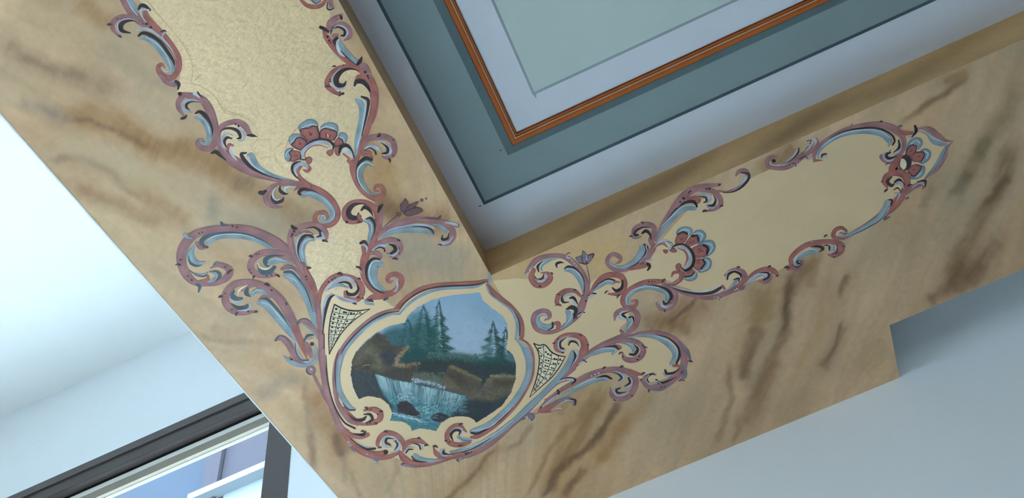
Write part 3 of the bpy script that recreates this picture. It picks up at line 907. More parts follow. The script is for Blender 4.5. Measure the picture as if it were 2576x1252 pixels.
build("""
@left
#acanthus_scroll|large mauve loop scroll nearest the hall
T 420 540
m 1480,850 1440,700 1380,590 1290,470 1200,370 1080,270 950,200 820,150 680,132 540,132 400,150 280,192 190,270 142,380 150,500 200,600 280,668 390,682 490,670 580,622 618,560 580,512 500,492 430,522/36 60 68 70 88 88 86 80 76 70 70 80 98 98 90 86 58 38 48 70 76 58 46 10
b 1112,370 1000,310 880,242 760,212 620,202 500,216 400,272/5 40 56 56 56 58 46
t 1062,322 920,240 800,192 650,172 500,182 390,212 340,262 362,322/4 14 18 18 22 40 52 36
w 860,225 740,195 600,188 480,205 395,250/5 9 9 9 5
m 402,322 332,322 292,272/12 48 36; d 350,322 400,318/20
b 272,302 232,380 252,450 312,482 362,462/16 80 82 58 12; t 214,400 230,470 290,500 342,492/5 26 26 6
t 220,542 290,592 370,602 402,562/4 14 16 8; b 262,572 340,590 396,572/5 16 14
r 402,592 392,640 302,652/18 40 8
b 410,562 470,570 490,612 440,650 382,662/6 30 32 30 5; t 420,556 490,556 522,600 482,652/6 22 36 8
b 172,192 202,216 244,232/38 40 8; t 205,190 225,215 270,215/6
d 86,490 132,492/14 26; t 312,758 322,702 292,682/12 42 26; t 532,72 552,100 602,102/18 36 8
v 460,492 490,470 522,492/22 26 20; d 600,572 645,542/36 16; d 460,490 480,480/12
o d 645,110,10 690,122,9 345,170,9 315,180,9 135,440,11 205,600,10 245,640,12 575,510,9
#acanthus_scroll|mauve hooked leaf inside the large loop
m 1292,482 1210,420 1120,382 1010,370 920,382 850,432 822,510 860,570 950,592 1030,592 1092,592/26 60 70 70 68 68 68 68 58 48 12
t 1152,402 1040,402 970,440 980,490 1002,502/5 26 52 42 16
b 1242,492 1150,452 1060,452 1000,482/6 36 62 28; w 1180,455 1070,430 1000,455/5 9 5
t 890,492 930,560 1010,560 1062,512/8 42 52 28; c 892,470 916,516 980,532 1030,502/6 18 20 6
d 808,406 838,410/30; d 848,628 862,600/28; d 1070,590 1104,606/26
o d 880,385,8 905,382,8 985,600,9 1030,592,9 815,540,9 830,565,8
#acanthus_scroll|broad blue feathered stem leaf
b 1160,592 1240,622 1320,702 1390,832 1430,952 1462,1062/38 92 94 84 74 62
m 1130,532 1180,512 1260,540 1340,632 1400,742 1440,852 1482,1000/30 46 46 34 34 30 24
t 1150,562 1220,560 1290,622 1360,722 1412,852 1440,952/14 26 20 18 14 4
w 1165,540 1240,545 1310,620/5 8 4; w 1170,600 1260,640 1330,740/5 10 5
#acanthus_scroll|lower mauve scroll of the side group
m 1312,1232 1262,1092 1190,960 1110,832 1010,742 900,682 780,662 670,682 600,742 572,820 600,900 680,950 780,962 862,952/36 70 90 90 80 70 58 66 78 78 74 70 48 12
m 905,832 950,802 1022,812/16 36 12
b 902,862 980,882 1070,972 1160,1082 1240,1182 1292,1242/38 92 94 92 68 26; t 920,822 990,832 1070,912 1150,1012 1212,1112/12 26 24 18 4
w 930,860 1010,890 1090,980 1170,1080/5 10 10 5
m 740,742 780,712 850,702/28 42 16; t 792,722 782,770 822,802/28 52 12; b 832,792 870,752 940,752 1002,792/28 46 46 8; w 840,770 880,740 940,740/6
t 662,742 642,790 680,830 742,820/12 52 52 12; l 620,822 670,856 742,846/6 26 18; c 700,790 712,740 790,690/8 20 8
t 630,872 690,912 770,912 802,882/6 32 42 16; l 802,872 822,900 790,932 700,942/8 22 20 5
d 508,812 542,800/30; d 680,992 692,960/28; d 858,962 886,950/26; d 960,682 1000,690/40; d 1168,862 1176,880/28; o d 1030,740,12 575,770,8 640,930,8 800,950,9
#tulip_bud|mauve tulip with grey blue cup beside the medallion
T 560 660
m 532,762 580,742 640,790 690,870 740,960 822,1000/12 60 72 70 58 14
t 520,766 560,720 620,736 670,800 692,852/22 16 12 10 4
b 602,922 680,980 780,1012 880,990 920,930 908,830/12 48 38 28 34 26
r 702,642 762,760 802,860 832,952/58 68 48 6
l 690,762 730,790 740,880 790,962 850,972 890,900/7 15 20 20 16 6; t 715,790 722,880 775,955 850,960/5 10 16 10
m 822,792 850,860 872,922/26 58 36; t 802,780 832,722 892,712/8 32 12; b 840,752 892,742/14 10; o d 880,800,20 680,950,12 665,930,8
m 740,602 790,566 850,592 920,682 952,762/22 36 42 42 16; t 735,602 760,562 820,552 882,592/14 10 10 4; b 792,602 870,652 932,742/14 32 6
o m 868,1058,50; t 830,1040 840,1085 880,1098 910,1070/8 16 14 6; o l 872,1048,13
m 880,1095 930,1190 975,1262/12 16 20
#acanthus_scroll|red and lavender scroll crowning the lattice
r 952,402 962,300 1010,212 1090,142 1170,132 1270,150 1350,202 1376,280 1340,350 1270,370 1212,330 1200,282/28 46 46 50 50 50 50 56 56 50 40 16
d 1310,182 1336,260 1300,310 1240,310 1220,280/4 26 32 32 18
l 1010,282 1080,202 1180,152 1270,172 1302,232/8 32 44 38 8; d 1090,222 1170,192 1240,202 1266,246/4 16 26 30; b 1040,262 1130,216 1232,242/8 40 16
l 1110,322 1170,352 1250,376 1312,382/6 36 42 22; m 1130,335 1200,365 1270,380/4 8 4
d 1130,108 1172,116/38; d 1328,155 1356,160/20; d 1280,402 1312,406/24; o d 1045,188,11 1078,168,11 1103,148,11 1335,340,12 1380,350,9
m 940,402 945,520 965,650 970,800 970,950 990,1100 1012,1250/46 60 60 54 50 50 50
d 1100,316 1050,352 1020,440 1000,560 985,700/8 42 36 20 10; l 1082,300 1030,340 1000,420 980,560/10 28 26 6; b 1000,440 985,560 975,660/10 12 6
d 1000,700 1000,900 1020,1100 1036,1250/10 12 12 12
#acanthus_scroll|mauve and blue scroll rising beside the neck
T 620 420
m 440,620 430,720 470,860 530,970 590,1080 640,1190/40 62 60 50 50 40
m 480,660 540,590 640,562 720,580 780,640 790,700/50 52 46 52 54 30
d 580,606 660,590 720,625 730,670 690,685/4 16 30 34 10; l 740,640 752,690 690,700/10 28 14; d 752,722 800,735/30 18
r 520,650 590,640 650,662/10 40 16
d 660,690 590,660 530,720 510,820 540,940/14 46 42 30 6
l 640,655 560,655 505,720 492,830 530,930/8 16 18 16 5
b 668,715 600,715 552,780 550,880 590,1000/16 48 62 60 24; w 650,705 580,725 545,800 560,900/5 9 9 5
d 445,580 470,600 500,605/22 36 12; o d 470,632,12 450,660,11 438,680,9
d 575,1010 632,990/42 36; r 560,940 600,1060 650,1180 690,1250/20 46 50 34; o d 588,1075,12 595,1105,9
#sketch_line|faint pencil drawing lines on the gold
T 260 0
s 430,10 600,210 750,390 840,540 880,680 865,810/3.5; s 865,815 1000,870 1120,980 1200,1110 1330,1130/3.5; s 900,790 950,740/5
T 420 200
s 480,180 560,290 720,350 860,440 895,560 830,660/3.5; s 830,670 930,780/3; s 1290,470 1210,560 1170,670/6; s 1130,630 1060,690 1070,790 1110,840/3.5
""")
build("""
@right
#acanthus_scroll|long S scroll with tulip stem beside the medallion
T 1300 580
m 80,420 130,360 190,290 280,252 400,242 500,272 590,350 660,450 690,560 670,650 620,780 540,880 420,970 300,1000 200,970 162,890 180,820 250,786 310,800 320,850 272,880/12 50 58 40 40 54 60 60 60 62 88 60 40 40 46 50 48 44 48 42 8
l 70,416 86,440 116,420/8 14 8; o w 130,385,10 140,366,8 155,348,7
r 170,382 142,460 190,530 270,530 330,470 310,420 240,412/36 60 60 54 58 38 10
d 170,440 200,480 250,470 266,430/6 22 26 10; l 180,472 240,492 290,460 282,416/5 16 26 6
d 222,545 240,552/26 18; d 335,412 350,424/22
b 250,392 230,350 270,310 340,282 420,266/8 52 42 26 4; d 215,402 205,350 250,300/12 26 5; w 228,380 240,330 300,290/5 9 5
d 396,362 390,326 430,310 462,316/8 28 22 4
d 470,372 510,352 580,382 640,460 660,560 650,640/12 26 30 30 20 4
b 480,387 540,392 600,440 640,520 650,622/28 52 60 52 8; w 486,370 560,382 622,442 652,530/5 9 9 5
o w 545,292,8 565,320,7 585,345,6; l 502,226 495,260 532,272/8 22 10; d 490,235 505,218 525,220/8
r 630,642 570,592 480,592 412,640 396,710 440,738/26 42 50 50 48 10
d 560,626 480,632 446,670 460,702 512,702/6 26 32 26 6; l 600,642 530,620 470,642 466,682/5 22 28 8
d 520,662 560,660 602,722/12 36 6; w 520,692 570,712 592,772/12 26 4
d 385,626 425,632/14; d 560,585 580,582/22; d 372,742 430,722/12
d 490,772 540,752 582,780 560,850 520,902/16 46 42 30 5; b 492,792 520,830 510,900 432,962/36 72 60 6; w 540,790 532,860 472,932/5 9 5
b 342,930 300,952 240,930 206,880 230,830 300,826/46 72 62 46 30 12; l 292,852 300,830 240,820 200,860 210,920 262,972/6 12 12 12 10 4; w 275,850 300,858/8
r 362,912 410,912 402,962/26 48 36; d 350,902 352,950 300,980/16 20 5
d 705,640 735,615 778,618/8 14 16; l 700,672 752,632/14 18; o d 680,690,10
d 580,856 620,810 668,802/10 14 12; l 600,840 650,806/14
#tulip_bud|grey violet tulip on a thin stem
v 712,590 716,480 686,332/8 12 12
P v 575,266 612,250 640,242 640,300 652,322 610,312; P v 700,240 762,224 742,280 702,326 676,320; P v 640,244 650,190 690,230 702,262 684,326 652,326
d 640,244 645,300 655,322/6; d 700,245 692,290 680,320/6; l 690,245 690,290/10; d 700,240 760,226 745,260/8; d 610,312 660,326 700,322/8
#acanthus_scroll|short arching red leaf
r 720,622 780,522 860,452 950,432 1030,452 1060,520 1040,590 980,622 900,620/22 48 58 54 60 60 54 40 16
b 740,602 800,552 880,502 950,512/8 42 52 38; d 750,582 820,512 900,476 962,492/4 12 18 26; w 800,535 890,488 960,500/5 9 7
r 960,500 1010,505/26 20; d 1042,490 1032,560 980,590 940,560/16 32 32 12; d 868,612 900,590/18 12; d 985,662 1012,630/24
#acanthus_scroll|double curled red and blue scroll
r 1462,490 1370,500 1260,512 1150,560 1070,622 1042,700 1090,750 1160,742 1182,690 1142,682/16 58 60 60 58 50 48 40 30 8
m 1440,520 1520,570 1560,642 1530,730 1450,770 1392,740 1370,702/36 60 60 60 48 38 8
b 1482,682 1480,612 1400,570 1290,552 1180,580 1100,642 1082,710 1122,726/36 62 56 50 46 42 40 8
d 1280,530 1400,546 1490,590 1522,650 1490,702/4 16 32 36 12; w 1085,722 1078,650 1150,582 1280,546 1400,560/5 9 9 9 5
l 1432,690 1420,730 1470,752 1532,720/16 22 22 5; d 1440,692 1460,720 1512,702/16 28 6
d 1432,502 1462,474/24 12; o d 1300,500,9 1330,500,8 1355,502,7; d 1450,770 1455,795/16; l 1360,695 1388,690/12; o m 1140,692,16; o l 1148,688,7
#acanthus_scroll|long sagging stem ending in curled leaves
T 1500 480
m 700,920 800,970 950,1022 1080,1052 1200,1032 1320,982 1420,930 1460,852 1440,792 1382,772/36 50 50 40 48 60 70 60 48 24
d 700,930 850,986 1000,1010 1130,1000 1210,960 1240,932/4 14 22 32 32 18; w 720,932 860,970 1000,990 1130,970 1222,932/4 9 11 15 8
l 1180,1002 1300,960 1372,890/4 16 40; b 1380,872 1352,930/36 10; r 1242,932 1262,962/28 24
r 1260,832 1320,782 1402,762/12 30 26; d 1290,872 1300,822 1360,790 1420,822 1420,852/12 26 26 26 8; l 1276,862 1290,802 1360,776 1432,802/14 13 13 4
d 1350,872 1400,860 1402,892/8 22 8; b 1440,940 1465,960/18; d 1210,1075 1228,1045/14; l 1205,1050 1225,1062/12; o w 1385,962,9 1365,975,7 1190,1042,7 1160,1045,7; d 1380,752 1410,748/20
T 1680 560
r 720,642 780,562 860,492 960,452 1040,472 1082,512/56 40 46 42 58 20
m 900,572 960,582 1010,540 1020,490/16 42 42 16
l 750,612 830,552 920,502 962,520 940,556/8 40 46 42 16; d 900,492 980,490 992,530 940,562/5 22 28 12; w 840,525 920,500 958,515/5 8 5
d 985,440 1010,424/20; d 1060,525 1085,522/16
#acanthus_scroll|stem with small curl below the double scroll
T 1300 580
m 960,880 980,812 1060,772 1150,782 1190,842 1160,940 1080,1010 960,1072 850,1122 720,1202 620,1290/12 50 46 46 60 60 44 58 60 60 36
l 1060,872 1010,850 1030,802 1100,782/18 22 16 4; d 1072,852 1040,822 1100,796/18 28 4; d 1100,852 1140,850 1152,892/12 22 5
b 1092,872 1112,900 1060,1002/42 52 8; w 1132,852 1132,900 1092,962/5 8 5
m 1022,982 1042,1000/28 32; d 1012,985 1030,978/10; o d 985,1066,18 940,1090,14 912,1105,11
#acanthus_scroll|large leaf curl with blue rod beside the lattice
T 1300 780
r 480,602 560,532 640,442 670,352 640,272 560,242 460,252 390,312 390,382 450,420/36 80 90 80 68 50 46 46 44 10
m 560,562 450,662 330,762 200,892 80,1012 -20,1092/60 40 30 20 20 20
d 462,382 430,362 430,312 482,272/24 26 22 4; l 482,392 420,382 410,312 460,266 540,250/12 16 16 12 4
d 510,342 530,306 580,312 612,352/12 22 22 4; l 500,336 520,286 580,286 626,332/5 13 13 5
d 560,402 570,452 530,532 460,622/12 36 26 4; l 552,386 600,402 590,472 540,542/8 22 18 4
b 545,402 540,472 480,582 380,692 250,822 120,942 0,1062/22 42 50 50 50 50 54; w 530,480 470,580 370,690 240,815/4 9 9 5
d 612,236 635,250/20; d 690,340 706,338/18; d 352,328 375,320/18; d 440,420 462,414/20; l 602,532 650,502 686,510/8 18 8; d 640,495 686,508/14; d 395,295 412,275/10
#acanthus_scroll|middle leaf with blue blade
m 640,462 740,402 850,342 980,292 1100,290 1200,322 1246,390 1210,460 1130,490 1060,472 1042,422/26 50 60 68 50 50 58 60 58 48 16
b 660,472 760,422 880,386 960,392 940,432/8 42 52 52 16; w 760,402 880,370 970,382 960,420/4 8 8 5
r 962,342 1020,362 1002,386/28 30 16; d 860,362 960,352 1000,382/4 26 18
b 1010,322 1090,326 1150,372 1140,422/6 36 52 16; w 1080,318 1160,350 1172,402 1110,430/5 9 9 5
d 1150,332 1190,382 1160,432 1110,432/4 32 32 18; d 1248,366 1288,368/16 10; d 1175,482 1195,488/20; d 1008,428 1042,410/20 12; o d 1235,345,9 1250,355,7 1205,452,9 1045,455,8
#acanthus_scroll|big outer loop with blue crescent
T 1420 760
m 560,352 700,312 850,302 1000,322 1110,392 1170,502 1172,622 1120,702 1020,790 900,832 830,832 780,782 800,730 882,692/8 30 42 52 62 72 72 80 70 58 48 48 38 10
b 620,346 780,326 900,342 1000,392 1070,462 1090,532 1050,602/5 32 46 60 62 56 38
d 900,316 1020,352 1110,432 1132,522 1100,602/4 14 20 26 22; w 900,322 1040,392 1106,472 1100,562/4 8 8 5
v 1142,392 1210,482 1242,582/16 40 22; d 1210,582 1258,582/18; v 1182,642 1182,722 1132,772/36 50 16; d 1120,768 1180,772/12
r 1072,622 1122,622/28; d 990,666 1010,702 1070,692 1132,652/22 32 22 4; l 970,692 1000,722 1070,712/12 22 6
d 902,762 940,792 1020,772 1102,732/22 28 20 4; l 870,792 900,772 952,802/12 14 8; d 830,792 810,742 850,706 902,712/10 22 22 6; l 840,812 800,762 830,712/8 13 8
m 750,762 802,812/26 30; d 745,765 762,758/18; v 830,882 852,852 950,852 1052,802/12 30 40 16; d 826,885 835,855/14; o d 1150,690,9 1160,675,7 985,825,7 955,830,7
#acanthus_scroll|lower leaf with curled tip over the marble
T 1300 780
m 210,992 300,882 420,792 560,712 700,642 850,592 1000,582 1110,612 1170,682 1150,782 1090,850 1000,870 930,830 920,762/14 24 40 50 60 56 60 60 60 60 60 54 44 10
r 1110,592 1180,622 1242,632/36 46 10; d 1225,636 1256,614/24
b 430,862 560,782 700,712 820,672 890,682/10 46 52 52 26; w 560,762 700,692 830,656 902,666/5 9 9 6; d 780,662 870,646 932,672/4 26 18
l 920,602 1000,612 1052,652 1020,702/4 22 32 16; d 920,604 990,622 1032,662 1002,692/4 16 26 10
l 1080,632 1132,692 1100,752 1040,772/5 22 26 8; d 1100,662 1112,712 1060,746/16 26 6
l 1000,752 960,782 980,832 1050,832 1112,802/12 22 22 20 4; d 1020,762 980,782 1000,812 1082,802/10 26 22 4
d 845,580 870,558/22; d 1015,565 1042,548/24; d 950,882 968,886/18; d 1120,835 1142,845/16; o w 805,618,9 770,630,8 735,645,7
#tulip_bud|red and grey tulip bud over the marble
r 222,992 300,962 400,902 442,892/26 58 40 8; r 232,1002 330,992 442,962/16 26 10
d 230,962 280,912 370,852 412,812 400,782/10 16 22 26 12; l 252,942 330,882 402,832/16 20 18; r 272,882 322,852/10
v 330,932 400,892 500,872 570,902 550,932/16 30 40 40 12; d 500,872 572,882 572,932/5 26 12; l 440,912 500,882 552,892/8 14 8; l 340,992 400,966 442,962/8 14 10
o v 135,1045,44; d 100,1030 110,1070 150,1080/8 12 8; l 100,1040 105,1065 130,1078/14; o m 145,1042,18; m 0,1092 82,1062/12 16; m 172,1022 222,1002/10
#acanthus_scroll|little hooked leaf on the blue rod
m 340,762 430,692 530,672 572,692/16 46 40 10; l 392,712 470,682/18 16; l 480,682 550,682 552,712/12 32 8; d 420,680 500,662 560,668 575,690 540,726/6 8 12 26 10; o d 365,735,11 345,748,8 330,763,8
#acanthus_scroll|upper scroll with blue blade along the inner edge
T 1500 480
m 580,482 640,352 720,232 800,122 880,32 960,-20/26 40 60 80 82 60
r 902,82 980,72 1010,92 1000,122/36 60 40 10
d 700,272 790,172 880,112 960,106 990,152/4 14 26 36 16; b 592,502 640,402 710,312 790,222 880,166 970,172/8 42 52 60 60 38; w 640,352 740,252 850,152 972,142/4 10 10 7
o d 858,72,14 830,100,12 815,118,8
T 1700 400
m 0,452 80,352 180,292 300,266 432,250/64 70 70 58 24; m 240,302 360,312 430,372 440,442 380,490 290,512/36 50 50 46 38 14
l 200,352 290,346 340,382 310,432/4 26 38 16; d 230,366 290,376 302,410 275,426/4 16 22 10
l 360,342 400,402 370,472 320,472 300,442/4 16 22 26 8; d 370,352 390,402 370,452 320,456/4 16 32 16
d 420,262 436,246/26; d 120,345 148,312/22; d 428,472 462,456/18; d 270,512 312,510/30 18; o d 300,293,10 328,290,13 75,385,14 42,418,10
m 420,312 500,322 590,292 670,232 712,170 680,116 620,122 590,162/12 26 36 46 46 46 46 14
d 460,326 560,322 650,272 716,192 710,142 640,132/4 10 20 26 20 8; l 560,302 640,242 690,182 660,152/4 20 32 12
#acanthus_scroll|hooked S scroll under the inner edge
T 1500 480
m 562,542 540,482 570,402 550,342 470,332 380,372 350,442/48 60 52 46 50 50 16
d 412,432 376,432 390,392 460,356 532,362/16 26 26 16 4; d 450,416 490,392 530,432 540,482/16 36 20 4; d 322,446 352,448/20; d 440,305 460,320/22; v 360,460 400,462 440,446/16 20 8
m 562,562 500,652 400,732 280,772 180,772 112,712 120,652 170,622 230,652 232,692 192,712/58 50 40 40 40 44 40 40 44 34 8
b 440,542 450,592 400,672 320,732 220,752 140,712 150,672/36 76 66 46 26 18 8; d 470,522 500,562 470,642 400,712 300,762/12 32 20 12 4; l 490,532 496,612 422,702/10 9 5; w 202,746 142,722 140,682 172,672/5
r 340,762 440,742 522,722/36 48 36; d 500,712 526,742 505,778/26 30 16; l 482,682 540,672/12 22; d 470,690 520,668/5; d 430,722 470,705/12
r 530,592 590,532 650,512 702,552/16 36 36 8; l 570,552 620,502 690,490 740,530 710,582/4 26 26 32 12; d 700,496 746,512 742,542/5; P r 655,580 700,578 702,605 675,615
#shell_flower|brick red half flower with blue petal tips
P b 785,425 806,372 870,348 938,366 944,410 902,446 890,412 830,405; P b 925,445 976,388 1040,384 1082,430 1064,482 1008,505 1005,452 960,430
P b 990,528 1060,486 1142,486 1174,540 1152,602 1086,645 1112,580 1080,528; P b 1045,656 1112,656 1138,710 1112,772 1040,802 992,792 1050,760 1078,700; P b 972,785 998,830 972,872 910,888 856,862 900,852 952,822
P r 775,515 788,442 830,412 898,424 892,472 850,530; P r 868,532 900,470 950,438 1012,480 1002,512 910,554
P r 928,582 980,540 1062,528 1112,580 1082,642 968,662; P r 970,670 1042,664 1072,700 1042,762 980,782 942,740; P r 848,802 930,758 968,800 930,842 860,842
d 800,430 850,402 896,420/18; d 940,442 990,440 1010,492/22; d 1056,530 1098,560 1088,615/26; d 1050,676 1068,710 1032,764/20; d 868,846 930,834 962,802/16
w 815,400 870,378 915,395 905,430/9; w 960,425 1010,412 1045,440 1020,490/10; w 1060,515 1120,520 1140,560 1105,620/10; w 1065,675 1105,695 1085,755 1030,785/9; w 875,858 940,845 975,805/8
d 815,455 830,480/9; d 850,450 838,485/9; d 930,480 915,515/9; d 965,475 940,510/9; d 985,585 1030,570/10; d 1000,605 1050,590/12; d 985,690 1015,685/9; d 985,715 1018,705/9; d 895,785 905,810/8; d 915,780 925,805/8
w 858,522 910,460/5; w 920,552 1000,515/6; w 970,664 1050,656/6; w 945,750 1000,792/6
d 740,562 780,532 860,526 930,580 960,660 940,740 880,780 840,762/8 22 16 30 30 32 26 8
l 770,552 860,556 910,612 920,690 880,752 840,752/10 26 28 30 26 6; r 800,562 870,592 896,660 870,732/4 20 24 8
P r 780,732 808,708 836,728 822,782 786,772; P r 720,582 760,560 790,580 786,602 742,602; d 745,575 770,560/8; d 825,745 850,765/10
r 832,792 832,860 760,912 662,922/36 50 40 6; r 740,842 762,802 812,800/10 36 22; d 842,822 826,882/5; w 690,905 780,900 810,860/4
#acanthus_scroll|small pale scroll at the inner edge
T 1840 280
m 452,452 402,440 352,480 360,530 420,556 530,552 620,502 700,432 790,372 842,302 832,262/12 30 42 42 36 46 60 60 54 38 10
l 400,482 380,512 430,530 520,512 600,452 652,372/8 16 14 18 22 12; d 480,526 580,482 650,412 662,362/4 10 16 14; o d 415,485,20
l 720,402 772,342 752,312/12 26 12; l 730,302 790,262 832,292 802,352/8 20 20 6; d 740,292 782,282 770,320/8; d 725,390 760,340/6
l 625,530 650,520/20; d 595,515 628,510 632,540/8; l 748,470 775,462/22; d 670,468 720,440 748,460/12 10 8; d 560,532 575,525/10
#acanthus_scroll|wide arch scroll closing the panel end
T 2020 280
m 110,490 110,420 150,342 260,262 400,192 560,152 700,132 850,152 950,212 992,290 980,380 920,450 830,490 772,450 770,420/24 44 36 36 46 56 60 70 70 50 40 50 50 48 10
b 150,462 150,402 220,322 350,242 500,202 650,196 780,222 850,290 840,342/16 30 36 42 46 52 66 66 10
d 260,262 400,196 560,166 720,162 850,212 900,280 880,332/4 12 16 16 16 22 12; w 180,352 300,262 450,202 620,180 760,196 862,262/4 9 10 10 10 6
d 180,456 190,426 230,416/8 22 12; l 200,446 226,442/24; r 130,482 192,480/26 6
l 950,272 966,342 930,402 880,422/6 16 26 12; d 940,282 946,352 890,402/12 28 6; l 850,402 800,412 800,460 860,482 932,442/8 22 28 26 4; d 860,402 820,422 840,460 922,442/12 32 32 4
d 755,105 775,95/16; d 470,135 482,128/12; d 930,165 972,138/10 14; g 920,155 965,160/10
r 930,182 1000,212 1082,212/26 50 26; l 1020,252 1080,242 1092,192/6 22 12; d 1100,142 1112,192 1072,250/22 36 6; d 850,400 862,378/10; d 812,530 845,505/14
#leaf_point|pointed mauve and blue end leaf
m 1140,166 1240,172 1320,232 1400,286 1478,290/10 48 60 28 3; b 1140,182 1220,212 1280,290 1360,322 1420,316/6 30 52 42 10; w 1140,176 1210,206 1290,266 1402,306/5 10 10 5
m 1472,296 1420,352 1390,442 1320,560 1200,662/4 30 50 44 6; b 1410,332 1370,422 1310,532 1200,652/16 42 42 8; d 1412,342 1382,432 1290,572/4
#shell_flower|three petal flower with dark eye
P b 1005,395 1036,300 1100,256 1162,266 1174,320 1130,378 1112,332 1050,342; P b 1155,382 1210,362 1258,400 1242,472 1180,514 1136,502 1182,472 1192,420; P b 1150,532 1198,540 1192,612 1130,664 1060,664 1026,638 1090,632 1152,580
P r 1008,424 1030,360 1070,328 1118,338 1112,392 1060,444; P r 1058,442 1110,400 1182,398 1192,442 1160,492 1080,492; P r 1048,542 1110,518 1164,540 1132,602 1080,638 1028,592
d 1008,424 1030,360 1070,328 1118,338/9; d 1116,345 1090,410/9; d 1110,400 1182,398 1192,442 1160,492/9; d 1110,520 1164,545 1132,602 1082,636 1030,592/9; d 1070,360 1050,400/8; d 1120,440 1150,450/8; d 1075,580 1100,570/8
w 1060,320 1110,285 1150,310/10; w 1195,390 1230,415 1215,460/10; w 1165,600 1120,640/8
r 962,442 905,520 885,580 960,602/56 80 86 80
P d 978,442 1030,428 1068,480 1052,552 1000,582 950,562; P c 955,482 985,462 1016,500 1012,552 985,572 955,542; d 955,480 945,530 970,568/8
#acanthus_scroll|tapering stem scroll below the flower
r 960,602 1010,642 1020,722 960,842 880,932 770,1022 640,1112 500,1192 400,1242/76 80 60 80 90 70 48 38 36
r 900,602 830,632 802,690 830,752/46 62 60 16; d 870,642 830,690 870,730 902,702/10 36 32 6; d 900,692 950,670 1002,722/16 26 4; l 900,712 960,702 992,762/10 36 6
d 890,772 930,752 962,792/6 16 4; l 900,802 950,812 920,882/10 26 4; d 800,795 825,770/24; d 820,876 870,870 870,922/6 20 12; d 770,700 785,680/14
b 830,892 810,962 740,1052 620,1132 480,1202 350,1232/54 70 60 46 36 20; w 850,892 832,962 750,1062 620,1152/6 9 9 4; d 850,920 770,1050 620,1150 480,1215/4 7 7 4
m 1010,802 1070,752 1130,722 1190,692 1180,762/46 50 46 46 10; l 1080,742 1150,702 1190,722/16 20 12; d 1030,730 1070,720/26 14; d 1120,692 1202,680 1202,742/7 20 8; v 1010,858 1035,848/22; v 800,1060 855,1035/26 14
r 400,1252 302,1232 312,1172 370,1142 420,1172 400,1202/20 46 42 36 24 8; l 340,1222 370,1190 420,1190/8 16 8; d 360,1192 420,1202 432,1162/6
#acanthus_scroll|leafy scroll tail at the lower edge of the panel
T 1960 440
r 80,926 130,902 112,830 160,762 260,692 380,662 500,652 600,680 610,742 540,790 480,782/22 48 42 46 50 50 40 60 60 48 10
m 150,932 210,902 236,852 200,840/36 40 30 12; b 370,762 320,752 230,782 170,832 160,882 202,892/38 50 46 36 26 8; w 380,742 300,730 190,792 146,850 156,892/8 11 11 12 6
d 310,706 390,702 430,722 400,752/5 26 32 8; d 130,882 180,906 232,870/5 16 8; o d 190,855,24; o l 198,850,10
d 50,912 92,910/28; d 440,612 466,590/20; l 455,608 476,598/14; d 300,665 318,652/12; l 310,658 325,655/10
d 440,692 490,692 492,742/4 22 10; l 480,682 520,702 500,742/6 26 10; l 552,682 552,742 490,762/8 26 10; d 562,672 572,732 520,782/4 12 6; d 625,705 645,700/16; d 530,800 545,808/18; o d 560,770,8 575,760,7
""")
